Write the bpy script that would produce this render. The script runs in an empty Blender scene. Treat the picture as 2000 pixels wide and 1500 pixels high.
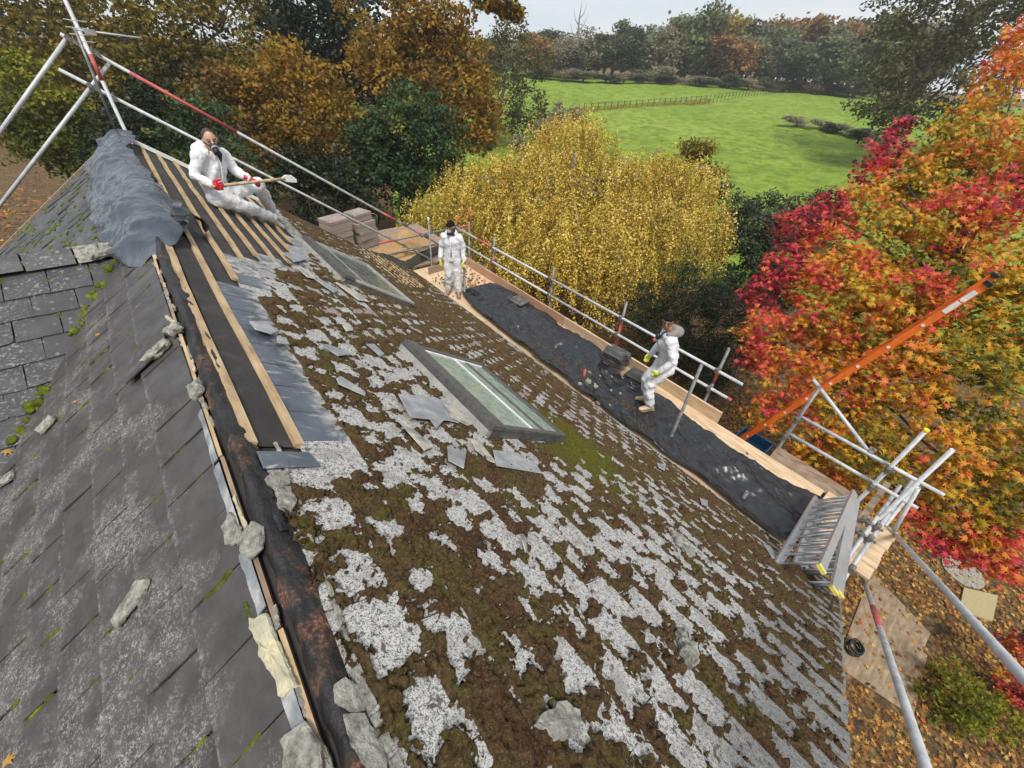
import bpy, bmesh, math, random
import numpy as np
from mathutils import Vector, Matrix, noise as mnoise

# ------------------------------------------------------------------ camera, world, sun, exposure
C = bpy.context.scene
COL = C.collection
H = 9.5                                   # eye height above the garden ground
FPX = 808.55                              # focal length in pixels of a 2000 px wide picture
RX = Vector((0.78135632, -0.35984151, 0.50989842))   # world X seen in camera (right, down, forward)
RY = Vector((-0.62177548, -0.51908284, 0.58647102))  # world Y
RD = Vector((-0.05363586, 0.77529105, 0.62932264))   # world down
cam_d = bpy.data.cameras.new('camera')
cam = bpy.data.objects.new('camera', cam_d)
COL.objects.link(cam)
right = Vector((RX[0], RY[0], -RD[0])); up = -Vector((RX[1], RY[1], -RD[1])); back = -Vector((RX[2], RY[2], -RD[2]))
M = Matrix((right, up, back)).transposed().to_4x4(); M.translation = (0, 0, H)
cam.matrix_world = M
cam_d.sensor_width = 36; cam_d.lens = 36 * FPX / 2000
cam_d.clip_start = 0.05; cam_d.clip_end = 3000
C.camera = cam

SUN_EL, SUN_AZ = math.radians(60), math.radians(215)     # azimuth measured from +Y towards +X
w = bpy.data.worlds.new('World'); C.world = w; w.use_nodes = True
nt = w.node_tree; nt.nodes.clear()
out = nt.nodes.new('ShaderNodeOutputWorld')
sky = nt.nodes.new('ShaderNodeTexSky'); sky.sky_type = 'NISHITA'; sky.sun_disc = False
sky.sun_elevation = SUN_EL; sky.sun_rotation = SUN_AZ
bg1 = nt.nodes.new('ShaderNodeBackground'); bg1.inputs['Strength'].default_value = 0.10
nt.links.new(sky.outputs[0], bg1.inputs[0])
bg2 = nt.nodes.new('ShaderNodeBackground'); bg2.inputs['Strength'].default_value = 0.76
tc = nt.nodes.new('ShaderNodeTexCoord')
mp = nt.nodes.new('ShaderNodeMapping'); mp.inputs['Scale'].default_value = (1.0, 1.0, 4.0)
nt.links.new(tc.outputs['Generated'], mp.inputs[0])
nz = nt.nodes.new('ShaderNodeTexNoise'); nz.inputs['Scale'].default_value = 2.6; nz.inputs['Detail'].default_value = 6
nt.links.new(mp.outputs[0], nz.inputs['Vector'])
cr = nt.nodes.new('ShaderNodeValToRGB')
cr.color_ramp.elements[0].position = 0.35; cr.color_ramp.elements[0].color = (0.74, 0.85, 0.97, 1)
cr.color_ramp.elements[1].position = 0.66; cr.color_ramp.elements[1].color = (1.0, 1.0, 1.0, 1)
nt.links.new(nz.outputs[0], cr.inputs[0]); nt.links.new(cr.outputs[0], bg2.inputs[0])
mx = nt.nodes.new('ShaderNodeMixShader'); mx.inputs[0].default_value = 0.86
nt.links.new(bg1.outputs[0], mx.inputs[1]); nt.links.new(bg2.outputs[0], mx.inputs[2])
nt.links.new(mx.outputs[0], out.inputs[0])

sd = bpy.data.lights.new('sun', 'SUN'); sd.energy = 2.8; sd.angle = math.radians(16); sd.color = (1, 0.95, 0.87)
so = bpy.data.objects.new('sun', sd); COL.objects.link(so)
sdir = Vector((math.sin(SUN_AZ) * math.cos(SUN_EL), math.cos(SUN_AZ) * math.cos(SUN_EL), math.sin(SUN_EL)))
so.rotation_euler = sdir.to_track_quat('Z', 'Y').to_euler(); so.location = (0, 0, 40)
vs = C.view_settings
vs.view_transform = 'Standard'; vs.look = 'None'; vs.exposure = 0.38; vs.gamma = 1.0; vs.use_curve_mapping = False
C.render.engine = 'CYCLES'
C.cycles.max_bounces = 6; C.cycles.diffuse_bounces = 3; C.cycles.transmission_bounces = 4; C.cycles.glossy_bounces = 3
C.cycles.use_denoising = True

# ------------------------------------------------------------------ helpers
rng = np.random.default_rng(11)
random.seed(5)
def V3(x, y, d): return Vector((x, y, H - d))          # X to the eaves, Y along the ridge, D metres below the eye
def ray(u, v):                                           # direction (X, Y, down) through a point of the 2000x1500 survey picture
    q = Vector(((u - 1000) / FPX, (v - 750) / FPX, 1))
    return Vector((RX.dot(q), RY.dot(q), RD.dot(q)))
def on_D(u, v, D): r = ray(u, v); r = r * (D / r[2]); return V3(*r)
def on_X(u, v, X): r = ray(u, v); r = r * (X / r[0]); return V3(*r)
def on_Y(u, v, Y): r = ray(u, v); r = r * (Y / r[1]); return V3(*r)
def at_depth(u, v, z): r = ray(u, v) * z; return V3(*r)
PIT = 0.620079; SP, CP, TP = math.sin(PIT), math.cos(PIT), math.tan(PIT)
RX0, RD0 = -0.11, 1.32                                   # ridge position
def on_roof(u, v, lift=0.0):
    r = ray(u, v); k = (RD0 - lift / CP - TP * RX0) / (r[2] - TP * r[0]); return V3(*(r * k))
def roofP(x, y, lift=0.0):                               # point on the right-hand slope
    return V3(x + lift * SP, y, RD0 + TP * (x - RX0) - lift * CP)
def leftP(x, y, lift=0.0):
    return V3(x - lift * SP, y, RD0 + TP * (RX0 - x) - lift * CP)
FR = Matrix(((CP, 0, SP), (0, 1, 0), (-SP, 0, CP)))      # columns: downslope, along ridge, normal (right slope)
FL = Matrix(((-CP, 0, -SP), (0, -1, 0), (-SP, 0, CP)))
def terrain(x, y):
    r = np.hypot(x, y); t = np.clip((r - 25) / 135, 0, 1)
    return 4.0 * t * t * (3 - 2 * t)
def on_ground(u, v):
    r = ray(u, v); k = 1.0
    for i in range(60):
        k = (H - float(terrain(r[0] * k, r[1] * k))) / r[2]
    return Vector((r[0] * k, r[1] * k, H - r[2] * k))

WORLD = {}
def link(o, parent=None):
    COL.objects.link(o)
    if parent is not None:
        o.parent = parent
        o.matrix_parent_inverse = Matrix.Translation(-WORLD.get(parent.name, Vector((0, 0, 0))))
    return o
def tag(o, label=None, cat=None, group=None, kind=None):
    if label: o['label'] = label
    if cat: o['category'] = cat
    if group: o['group'] = group
    if kind: o['kind'] = kind
    return o
def thing(name, loc, label, cat, group=None):
    o = bpy.data.objects.new(name, None); o.empty_display_size = 0.1
    COL.objects.link(o); o.location = loc; WORLD[o.name] = Vector(loc)
    return tag(o, label, cat, group)
def mk(name, V, F, mat, parent=None, smooth=False, attr=None, kind=None):
    me = bpy.data.meshes.new(name)
    if isinstance(F, np.ndarray):
        V = np.asarray(V, np.float32); n, k = F.shape
        me.vertices.add(len(V)); me.vertices.foreach_set('co', V.ravel())
        me.loops.add(n * k); me.loops.foreach_set('vertex_index', F.astype(np.int32).ravel())
        me.polygons.add(n); me.polygons.foreach_set('loop_start', np.arange(0, n * k, k, dtype=np.int32))
        me.update(calc_edges=True)
    else:
        me.from_pydata([tuple(p) for p in V], [], F); me.update()
    if attr is not None:
        a = me.attributes.new('tint', 'FLOAT', 'FACE'); a.data.foreach_set('value', np.asarray(attr, np.float32))
    if smooth: me.polygons.foreach_set('use_smooth', np.ones(len(me.polygons), bool))
    for m in (mat if isinstance(mat, (list, tuple)) else [mat]): me.materials.append(m)
    o = bpy.data.objects.new(name, me)
    if kind: o['kind'] = kind
    return link(o, parent)

def frame(d):
    d = Vector(d).normalized()
    a = Vector((0, 0, 1)) if abs(d.z) < 0.9 else Vector((1, 0, 0))
    s = d.cross(a).normalized(); return s, s.cross(d).normalized() * 1.0
class MB:
    def __init__(self): self.v = []; self.f = []
    def add(self, V, F):
        b = len(self.v); self.v += [Vector(p) for p in V]; self.f += [[i + b for i in f] for f in F]; return self
    def box(self, c, s, R=None):
        c = Vector(c); P = []
        for z in (-.5, .5):
            for x, y in ((-.5, -.5), (.5, -.5), (.5, .5), (-.5, .5)):
                p = Vector((x * s[0], y * s[1], z * s[2])); P.append(c + (R @ p if R else p))
        return self.add(P, [[3, 2, 1, 0], [4, 5, 6, 7], [0, 1, 5, 4], [1, 2, 6, 5], [2, 3, 7, 6], [3, 0, 4, 7]])
    def bar(self, p, q, wd, ht, upv=(0, 0, 1)):
        p, q = Vector(p), Vector(q); d = (q - p).normalized(); s = d.cross(Vector(upv)).normalized(); u = s.cross(d)
        P = [b + s * (x * wd / 2) + u * (y * ht / 2) for b in (p, q) for x, y in ((-1, -1), (1, -1), (1, 1), (-1, 1))]
        return self.add(P, [[0, 1, 2, 3], [7, 6, 5, 4], [0, 4, 5, 1], [1, 5, 6, 2], [2, 6, 7, 3], [3, 7, 4, 0]])
    def tube(self, p, q, r, n=12, hollow=False):
        p, q = Vector(p), Vector(q); d = (q - p).normalized(); s, u = frame(d)
        def ring(c, rr): return [c + (s * math.cos(2 * math.pi * i / n) + u * math.sin(2 * math.pi * i / n)) * rr for i in range(n)]
        rings = [ring(p, r), ring(q, r)]
        if hollow: rings = [ring(p + d * .05, r * .82), ring(p, r * .82)] + rings + [ring(q, r * .82), ring(q - d * .05, r * .82)]
        P = sum(rings, []); F = []
        for k in range(len(rings) - 1):
            for i in range(n):
                j = (i + 1) % n; F.append([k * n + i, (k + 1) * n + i, (k + 1) * n + j, k * n + j])
        F.append(list(range(n))); L = (len(rings) - 1) * n; F.append([L + i for i in reversed(range(n))])
        return self.add(P, F)
    def path(self, pts, rad, n=8, side=None, rb=None, cap=True):
        pts = [Vector(p) for p in pts]; P = []; F = []; m = len(pts); ps = None
        for k in range(m):
            d = (pts[min(k + 1, m - 1)] - pts[max(k - 1, 0)]).normalized()
            if side is not None: s = Vector(side); s = (s - d * s.dot(d)).normalized()
            elif ps is not None: s = (ps - d * ps.dot(d)).normalized()
            else: s = frame(d)[0]
            ps = s; u = d.cross(s)
            a = rad[k] if hasattr(rad, '__len__') else rad
            b = a if rb is None else rb[k]
            P += [pts[k] + s * (math.cos(2 * math.pi * i / n) * a) + u * (math.sin(2 * math.pi * i / n) * b) for i in range(n)]
        for k in range(m - 1):
            for i in range(n):
                j = (i + 1) % n; F.append([k * n + i, k * n + j, (k + 1) * n + j, (k + 1) * n + i])
        if cap: F.append(list(reversed(range(n)))); F.append([(m - 1) * n + i for i in range(n)])
        return self.add(P, F)
    def ball(self, c, r, R=None, n=12, m=8, f=None):
        c = Vector(c); r = Vector(r) if hasattr(r, '__len__') else Vector((r, r, r)); P = []; F = []
        def pt(th, ph):
            p = Vector((r.x * math.sin(th) * math.cos(ph), r.y * math.sin(th) * math.sin(ph), r.z * math.cos(th)))
            if f: p = f(p)
            return c + (R @ p if R else p)
        P.append(pt(0, 0))
        for k in range(1, m):
            P += [pt(math.pi * k / m, 2 * math.pi * i / n) for i in range(n)]
        P.append(pt(math.pi, 0))
        for i in range(n):
            j = (i + 1) % n; F.append([0, 1 + i, 1 + j])
            for k in range(m - 2):
                a = 1 + k * n; F.append([a + i, a + n + i, a + n + j, a + j])
            a = 1 + (m - 2) * n; F.append([a + i, len(P) - 1, a + j])
        return self.add(P, F)
    def prism(self, poly, z0, z1, R=None, c=(0, 0, 0)):
        n = len(poly); c = Vector(c)
        P = [Vector((x, y, z)) for z in (z0, z1) for x, y in poly]
        P = [c + (R @ p if R else p) for p in P]
        return self.add(P, [list(reversed(range(n))), list(range(n, 2 * n))] + [[i, (i + 1) % n, n + (i + 1) % n, n + i] for i in range(n)])
    def mk(self, name, mat, parent=None, smooth=False, kind=None):
        return mk(name, self.v, self.f, mat, parent, smooth, kind=kind)

_T = np.random.default_rng(3).random((4, 256, 256))
def vnoise(x, y, s=0):
    xi = np.floor(x).astype(int); yi = np.floor(y).astype(int); fx = x - xi; fy = y - yi
    fx = fx * fx * (3 - 2 * fx); fy = fy * fy * (3 - 2 * fy); T = _T[s % 4]; o = 37 * s
    a = T[(xi + o) & 255, yi & 255]; b = T[(xi + 1 + o) & 255, yi & 255]; c = T[(xi + o) & 255, (yi + 1) & 255]; d = T[(xi + 1 + o) & 255, (yi + 1) & 255]
    return (a * (1 - fx) + b * fx) * (1 - fy) + (c * (1 - fx) + d * fx) * fy
def fbm(x, y, o=4, s=0):
    t = 0; a = .5; n = 0
    for i in range(o): t = t + a * vnoise(x, y, s + i); n += a; x = x * 2.03 + 5.1; y = y * 2.03 + 1.7; a *= .5
    return t / n

# ------------------------------------------------------------------ materials
class NT:
    def __init__(self, name):
        self.m = bpy.data.materials.new(name); self.m.use_nodes = True; self.t = self.m.node_tree; self.t.nodes.clear()
        self.out = self.n('OutputMaterial'); self.b = self.n('BsdfPrincipled'); self.l(self.b.outputs[0], self.out.inputs[0])
    def n(self, t, **kw):
        nd = self.t.nodes.new('ShaderNode' + t)
        for k, v in kw.items(): setattr(nd, k, v)
        return nd
    def l(self, a, b): self.t.links.new(a, b)
    def pos(self):
        if not hasattr(self, '_p'): self._p = self.n('NewGeometry')
        return self._p.outputs['Position']
    def island(self):
        self.pos(); return self._p.outputs['Random Per Island']
    def noise(self, scale, detail=4, rough=.55, vec=None, stretch=None, dist=0):
        x = self.n('TexNoise'); x.inputs['Scale'].default_value = scale; x.inputs['Detail'].default_value = detail
        x.inputs['Roughness'].default_value = rough; x.inputs['Distortion'].default_value = dist
        v = vec or self.pos()
        if stretch:
            mpn = self.n('Mapping'); mpn.inputs['Scale'].default_value = stretch; self.l(v, mpn.inputs[0]); v = mpn.outputs[0]
        self.l(v, x.inputs['Vector']); return x.outputs['Fac']
    def ramp(self, fac, stops, interp='LINEAR'):
        r = self.n('ValToRGB'); r.color_ramp.interpolation = interp; e = r.color_ramp.elements
        while len(e) < len(stops): e.new(.5)
        for i, (p, c) in enumerate(stops):
            e[i].position = p; e[i].color = (*c, 1) if hasattr(c, '__len__') else (c, c, c, 1)
        self.l(fac, r.inputs[0]); return r.outputs[0]
    def mix(self, fac, a, b, mode='MIX'):
        x = self.n('Mix'); x.data_type = 'RGBA'; x.blend_type = mode
        for s, v in ((x.inputs[0], fac), (x.inputs[6], a), (x.inputs[7], b)):
            if hasattr(v, 'links') or hasattr(v, 'is_linked'): self.l(v, s)
            elif hasattr(v, '__len__'): s.default_value = (*v, 1)
            else: s.default_value = v
        return x.outputs[2]
    def math(self, op, a, b=0.0, c=None):
        x = self.n('Math'); x.operation = op
        for s, v in zip(x.inputs, (a, b) if c is None else (a, b, c)):
            if hasattr(v, 'is_linked'): self.l(v, s)
            else: s.default_value = v
        return x.outputs[0]
    def attr(self, name):
        a = self.n('Attribute'); a.attribute_name = name; return a.outputs['Fac']
    def bump(self, h, strength=.5, dist=.01):
        x = self.n('Bump'); x.inputs['Strength'].default_value = strength; x.inputs['Distance'].default_value = dist
        self.l(h, x.inputs['Height']); self.l(x.outputs[0], self.b.inputs['Normal'])
    def set(self, color=None, rough=None, metal=None, spec=None):
        for k, v in (('Base Color', color), ('Roughness', rough), ('Metallic', metal), ('Specular IOR Level', spec)):
            if v is None: continue
            s = self.b.inputs[k]
            if hasattr(v, 'is_linked'): self.l(v, s)
            elif hasattr(v, '__len__'): s.default_value = (*v, 1)
            else: s.default_value = v
        return self.m
def noisy(name, stops, scale=20, rough=.7, bump=.3, bdist=.01, detail=5, stretch=None, metal=0, bscale=None, spec=None):
    t = NT(name); f = t.noise(scale, detail, .6, stretch=stretch); c = t.ramp(f, stops)
    if bump: t.bump(t.noise(bscale or scale * 2, 6, .65, stretch=stretch), bump, bdist)
    return t.set(c, rough, metal, spec)
def flat(name, c, rough=.6, metal=0): return noisy(name, [(.3, tuple(x * .82 for x in c)), (.7, tuple(min(1, x * 1.12) for x in c))], 14, rough, .08, .004, metal=metal)
MT = {}
def leafmat(name, stops, trans=.35, rough=.6):
    t = NT(name); c = t.ramp(t.attr('tint'), stops); t.set(c, rough, spec=.25)
    tr = t.n('BsdfTranslucent'); t.l(c, tr.inputs[0]); ms = t.n('MixShader'); ms.inputs[0].default_value = trans
    t.l(t.b.outputs[0], ms.inputs[1]); t.l(tr.outputs[0], ms.inputs[2]); t.l(ms.outputs[0], t.out.inputs[0]); return t.m

# mossy-side slate: pale lichen crust with dark specks over grey slate
t = NT('lichen_slate'); isl = t.island()
spk = t.math('ADD', t.math('MULTIPLY', t.noise(210, 3, .7), .6), t.math('MULTIPLY', t.noise(62, 4, .7), .4))
crust = t.ramp(spk, [(.41, (.045, .043, .042)), (.46, (.21, .205, .195)), (.515, (.46, .45, .43)), (.7, (.62, .61, .59))])
crust = t.mix(.6, crust, t.ramp(t.math('ADD', t.math('MULTIPLY', isl, .6), t.math('MULTIPLY', t.noise(6, 4, .6), .5)), [(.2, (.55, .53, .50)), (.6, (1, 1, 1))]), 'MULTIPLY')
pinkish = t.ramp(spk, [(.40, (.09, .07, .062)), (.50, (.25, .19, .165)), (.62, (.46, .40, .35))])
c1 = t.mix(t.ramp(isl, [(.74, 0.0), (.84, 1.0)]), crust, pinkish)
bare = t.ramp(t.noise(24, 5, .65), [(.3, (.035, .035, .038)), (.7, (.10, .098, .095))])
sep = t.n('SeparateXYZ'); t.l(t.pos(), sep.inputs[0])
vg = t.math('ADD', t.math('MULTIPLY', sep.outputs['Y'], -2.2), t.math('MULTIPLY', t.noise(3.0, 4, .6), 1.3))   # the weathered verge has lost most of its crust
vg = t.math('ADD', vg, t.math('MULTIPLY', isl, .5))
c2 = t.mix(t.ramp(t.math('MULTIPLY', vg, .5), [(.64, 0.0), (.86, .6)]), c1, bare)
big = t.ramp(t.noise(9, 4, .6), [(.34, 0.6), (.48, 0.0)])
c3 = t.mix(t.ramp(t.noise(27, 3, .6), [(.34, .9), (.40, 0.0)]), c2, (.060, .048, .034))
MT['lichen_slate'] = t.set(t.mix(big, c3, (.22, .20, .18)), .85); t.bump(spk, .35, .003)
# recently uncovered slate with lime-white run marks
t = NT('clean_slate'); isl = t.island()
b0 = t.ramp(t.noise(5, 5, .6), [(.3, (.045, .055, .072)), (.7, (.125, .145, .175))])
lime = t.ramp(t.noise(6, 6, .68, stretch=(1.4, 3.6, 1.4), dist=.6), [(.55, 0.0), (.68, .65)])
b0 = t.mix(1.0, b0, t.ramp(isl, [(0, .55), (1, 1.25)]), 'MULTIPLY')
oc = t.n('TexCoord'); ox = t.n('SeparateXYZ'); t.l(oc.outputs['Object'], ox.inputs[0])
rim = t.math('MULTIPLY', t.ramp(ox.outputs['X'], [(.16, 0.0), (.24, 1.0)]), t.ramp(t.noise(13, 5, .7), [(.42, 0.0), (.60, .75)]))
MT['clean_slate'] = t.set(t.mix(rim, t.mix(lime, b0, (.50, .47, .42)), (.52, .48, .42)), .42); t.bump(t.noise(40, 5), .25, .003)
# left slope slate: dark purple grey with dusty lichen flecks
t = NT('dark_slate'); isl = t.island()
base = t.ramp(t.noise(9, 5, .6), [(.25, (.050, .045, .043)), (.75, (.112, .101, .096))])
base = t.mix(1.0, base, t.ramp(isl, [(0, .34), (.5, .62), (1, 1.05)]), 'MULTIPLY')
gx_ = t.n('SeparateXYZ'); t.l(t.pos(), gx_.inputs[0])
near = t.ramp(t.math('MULTIPLY', gx_.outputs['X'], -1.0), [(.20, -.0), (.55, .13)])
area = t.math('ADD', t.math('ADD', t.noise(3.1, 5, .65), t.math('MULTIPLY', t.math('FRACT', t.math('MULTIPLY', isl, 7.3)), .26)), near)
fleck = t.ramp(t.math('ADD', t.math('MULTIPLY', t.noise(170, 3, .7), .5), t.math('MULTIPLY', t.noise(55, 5, .75), .5)), [(.51, 0.0), (.57, 1.0)])
patch = t.ramp(area, [(.655, .02), (.80, .9)])
oc = t.n('TexCoord'); ox = t.n('SeparateXYZ'); t.l(oc.outputs['Object'], ox.inputs[0])
edge = t.math('MULTIPLY', t.ramp(ox.outputs['X'], [(.238, 0.0), (.258, 1.0)]), t.ramp(t.noise(38, 5, .75), [(.48, 0.0), (.64, .55)]))
fm = t.math('MULTIPLY', fleck, patch)
wash = t.math('MULTIPLY', t.ramp(t.noise(14, 5, .65), [(.42, 0.0), (.66, .5)]), patch)
c = t.mix(wash, base, (.165, .155, .145)); c = t.mix(fm, c, (.29, .28, .26)); c = t.mix(edge, c, (.27, .26, .23))
MT['dark_slate'] = t.set(c, t.ramp(area, [(.5, .34), (.72, .75)])); t.bump(t.noise(50, 6, .7), .35, .004)
# wing slate, similar but flatter with round lichen spots
t = NT('wing_slate'); isl = t.island()
base = t.ramp(t.noise(7, 5, .6), [(.25, (.040, .040, .043)), (.75, (.088, .086, .087))]); base = t.mix(.8, base, t.ramp(isl, [(0, .5), (1, 1.0)]), 'MULTIPLY')
vor = t.n('TexVoronoi'); vor.inputs['Scale'].default_value = 16; t.l(t.pos(), vor.inputs['Vector'])
sp = t.math('MULTIPLY', t.ramp(vor.outputs['Distance'], [(.10, .7), (.26, 0.0)]), t.ramp(t.math('ADD', t.noise(6, 4), t.math('MULTIPLY', isl, .2)), [(.58, 0.0), (.72, .7)]))
sp2 = t.math('MULTIPLY', t.ramp(t.noise(50, 4, .7), [(.54, 0.0), (.64, .7)]), t.ramp(t.noise(2.1, 3), [(.45, 0.0), (.62, 1.0)]))
MT['wing_slate'] = t.set(t.mix(sp2, t.mix(sp, base, (.34, .33, .30)), (.33, .32, .29)), .55); t.bump(t.noise(40, 6), .3, .004)
# moss
t = NT('moss')
f1 = t.noise(5.5, 5, .6); f2 = t.noise(90, 3, .7)
c = t.ramp(f1, [(.32, (.080, .040, .025)), (.44, (.130, .072, .040)), (.55, (.130, .088, .036)), (.66, (.122, .106, .028)), (.80, (.14, .148, .024))])
c = t.mix(t.ramp(t.noise(34, 5, .75), [(.38, .7), (.52, 0.0)]), c, (.036, .021, .013))
c = t.mix(t.ramp(f2, [(.50, .0), (.66, .7)]), c, (.24, .18, .09))
g = t.n('SeparateXYZ'); t.l(t.pos(), g.inputs[0])
dx = t.math('SUBTRACT', g.outputs['X'], 2.35); dy = t.math('SUBTRACT', g.outputs['Y'], 1.75)
dd = t.math('ADD', t.math('MULTIPLY', t.math('MULTIPLY', dx, dx), 3.0), t.math('MULTIPLY', t.math('MULTIPLY', dy, dy), 1.2))
gm = t.math('ADD', dd, t.math('MULTIPLY', t.noise(6, 5, .65), 2.2))
c = t.mix(t.ramp(t.math('MULTIPLY', gm, .4), [(.50, .75), (.84, 0.0)]), c, (.13, .14, .016))        # wet bright moss below the rooflight
MT['moss'] = t.set(c, .95, spec=.1); t.bump(t.math('ADD', t.noise(130, 4, .75), t.noise(38, 4, .7)), 1.0, .022)
MT['green_moss'] = noisy('green_moss', [(.3, (.035, .04, .008)), (.5, (.09, .11, .012)), (.72, (.17, .22, .02))], 18, .95, .9, .01, bscale=110, spec=.1)
MT['felt'] = noisy('felt', [(.3, (.018, .016, .015)), (.55, (.034, .030, .028)), (.75, (.075, .060, .050))], 6, .8, .25, .006, bscale=30)
MT['bitumen'] = noisy('bitumen', [(.35, (.007, .007, .008)), (.6, (.018, .017, .018)), (.75, (.05, .035, .025))], 9, .42, .9, .02, bscale=22)
t = NT('rotten_ridge')
f = t.noise(4.2, 4, .6); gr = t.noise(70, 3, .7)
c = t.mix(t.ramp(f, [(.50, 0.0), (.62, 1.0)]), t.ramp(t.noise(10, 5), [(.35, (.007, .007, .008)), (.7, (.026, .024, .024))]),
          t.ramp(gr, [(.35, (.028, .014, .010)), (.52, (.11, .052, .028)), (.66, (.30, .155, .085))]))
MT['rotten_ridge'] = t.set(c, t.ramp(f, [(.45, .4), (.6, .85)])); t.bump(t.noise(45, 5, .7), .8, .012)
MT['batten'] = noisy('batten', [(.25, (.22, .135, .07)), (.5, (.44, .31, .17)), (.75, (.58, .45, .28))], 6, .75, .3, .004, stretch=(3, .7, 3), bscale=30)
MT['new_wood'] = noisy('new_wood', [(.25, (.40, .26, .14)), (.55, (.60, .44, .28)), (.8, (.72, .57, .40))], 4, .7, .2, .003, stretch=(5, .6, 5), bscale=24)
MT['pink_wood'] = noisy('pink_wood', [(.25, (.36, .19, .11)), (.6, (.50, .30, .19)), (.85, (.60, .42, .28))], 4, .7, .2, .003, stretch=(5, .6, 5), bscale=24)
MT['old_wood'] = noisy('old_wood', [(.25, (.13, .085, .06)), (.5, (.27, .19, .13)), (.8, (.40, .31, .23))], 7, .8, .35, .004, stretch=(4, .9, 4), bscale=30)
MT['mortar'] = noisy('mortar', [(.3, (.12, .118, .10)), (.48, (.27, .26, .225)), (.68, (.45, .43, .37))], 30, .92, 1.0, .014, bscale=75)
MT['yellow_mortar'] = noisy('yellow_mortar', [(.25, (.28, .25, .17)), (.5, (.42, .39, .28)), (.75, (.62, .56, .34))], 14, .9, .7, .01, bscale=38)
MT['lead'] = noisy('lead', [(.3, (.13, .14, .155)), (.55, (.24, .255, .27)), (.75, (.52, .51, .47))], 9, .45, .3, .005)
MT['loose_slate'] = noisy('loose_slate', [(.3, (.17, .18, .19)), (.55, (.29, .30, .31)), (.75, (.44, .43, .40))], 8, .5, .25, .004)
MT['stained_slate'] = noisy('stained_slate', [(.35, (.19, .19, .19)), (.52, (.40, .37, .30)), (.72, (.58, .52, .42))], 9, .6, .3, .004)
t = NT('galvanised'); f = t.noise(11, 5, .65); MT['galvanised'] = t.set(t.ramp(f, [(.3, (.36, .37, .38)), (.6, (.54, .55, .56)), (.8, (.66, .67, .675))]), t.ramp(f, [(.3, .42), (.7, .6)]), .12); t.bump(t.noise(60, 4), .2, .002)
MT['old_tube'] = noisy('old_tube', [(.3, (.10, .10, .10)), (.6, (.24, .235, .23)), (.8, (.34, .33, .32))], 13, .55, .25, .002, metal=.45)
MT['red_paint'] = noisy('red_paint', [(.3, (.42, .06, .06)), (.6, (.50, .10, .09)), (.78, (.45, .28, .27))], 18, .6, .2, .002)
MT['coupler'] = noisy('coupler', [(.3, (.12, .11, .10)), (.6, (.27, .25, .22)), (.8, (.36, .27, .2))], 40, .5, .3, .003, metal=.6)
MT['yellow_cap'] = flat('yellow_cap', (.85, .65, .02), .5)
MT['aluminium'] = noisy('aluminium', [(.3, (.48, .49, .50)), (.7, (.68, .69, .70))], 8, .36, .12, .002, metal=.75, stretch=(6, 1, 1))
MT['yellow_foot'] = flat('yellow_foot', (.72, .60, .12), .55)
MT['orange_fibre'] = flat('orange_fibre', (.86, .17, .018), .45)
MT['white_paint'] = flat('white_paint', (.78, .78, .76), .5)
MT['black_rubber'] = flat('black_rubber', (.012, .012, .013), .5)
t = NT('black_sheet'); MT['black_sheet'] = t.set(t.ramp(t.noise(7, 5), [(.3, (.009, .0095, .011)), (.7, (.020, .022, .026))]), t.ramp(t.noise(3, 4), [(.35, .24), (.7, .42)]), spec=.6); t.bump(t.noise(9, 2, .4, dist=2.0, stretch=(1, .35, 1)), .25, .03)
t = NT('grey_sheet'); MT['grey_sheet'] = t.set(t.ramp(t.noise(5, 5), [(.3, (.042, .050, .064)), (.7, (.095, .110, .135))]), t.ramp(t.noise(3, 4), [(.35, .12), (.7, .28)]), .35, spec=.8); t.bump(t.noise(7, 2, .4, dist=2.0), .25, .04)
MT['sheet_inside'] = flat('sheet_inside', (.030, .032, .037), .4)
MT['frame_grey'] = noisy('frame_grey', [(.3, (.055, .053, .050)), (.7, (.12, .115, .108))], 20, .55, .2, .003)
MT['zinc'] = noisy('zinc', [(.3, (.24, .24, .22)), (.7, (.40, .395, .365))], 14, .6, .3, .003)
t = NT('old_glass'); f = t.noise(9, 6, .7); t.set(t.ramp(f, [(.3, (.085, .105, .095)), (.6, (.17, .19, .17)), (.8, (.30, .31, .28))]), t.ramp(f, [(.4, .12), (.7, .45)])); t.b.inputs['Coat Weight'].default_value = .4; MT['old_glass'] = t.m
t = NT('dusty_glass'); f = t.noise(11, 6, .7)
t.set(t.ramp(f, [(.3, (.17, .25, .23)), (.6, (.30, .39, .36)), (.8, (.48, .54, .50))]), t.ramp(f, [(.4, .08), (.7, .4)]))
t.b.inputs['Coat Weight'].default_value = .6; MT['dusty_glass'] = t.m
t = NT('suit'); f = t.noise(8.5, 3, .5, dist=.8); MT['suit'] = t.set(t.ramp(t.noise(6, 5, .6), [(.3, (.64, .65, .67)), (.7, (.74, .745, .755))]), .65, spec=.3); t.bump(t.math('ABSOLUTE', t.math('SUBTRACT', f, .5)), .45, .06)
MT['skin_light'] = flat('skin_light', (.52, .29, .20), .55); MT['skin_tan'] = flat('skin_tan', (.33, .17, .10), .55)
MT['hair_black'] = noisy('hair_black', [(.3, (.006, .005, .005)), (.7, (.014, .012, .011))], 60, .75, .6, .01, spec=.12); MT['hair_brown'] = flat('hair_brown', (.055, .032, .02), .7)
MT['mask_navy'] = flat('mask_navy', (.012, .02, .045), .5); MT['mask_grey'] = flat('mask_grey', (.30, .31, .33), .5); MT['mask_black'] = flat('mask_black', (.008, .008, .01), .5)
MT['red_glove'] = flat('red_glove', (.55, .012, .03), .35); MT['yellow_glove'] = flat('yellow_glove', (.72, .74, .10), .6)
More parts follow.
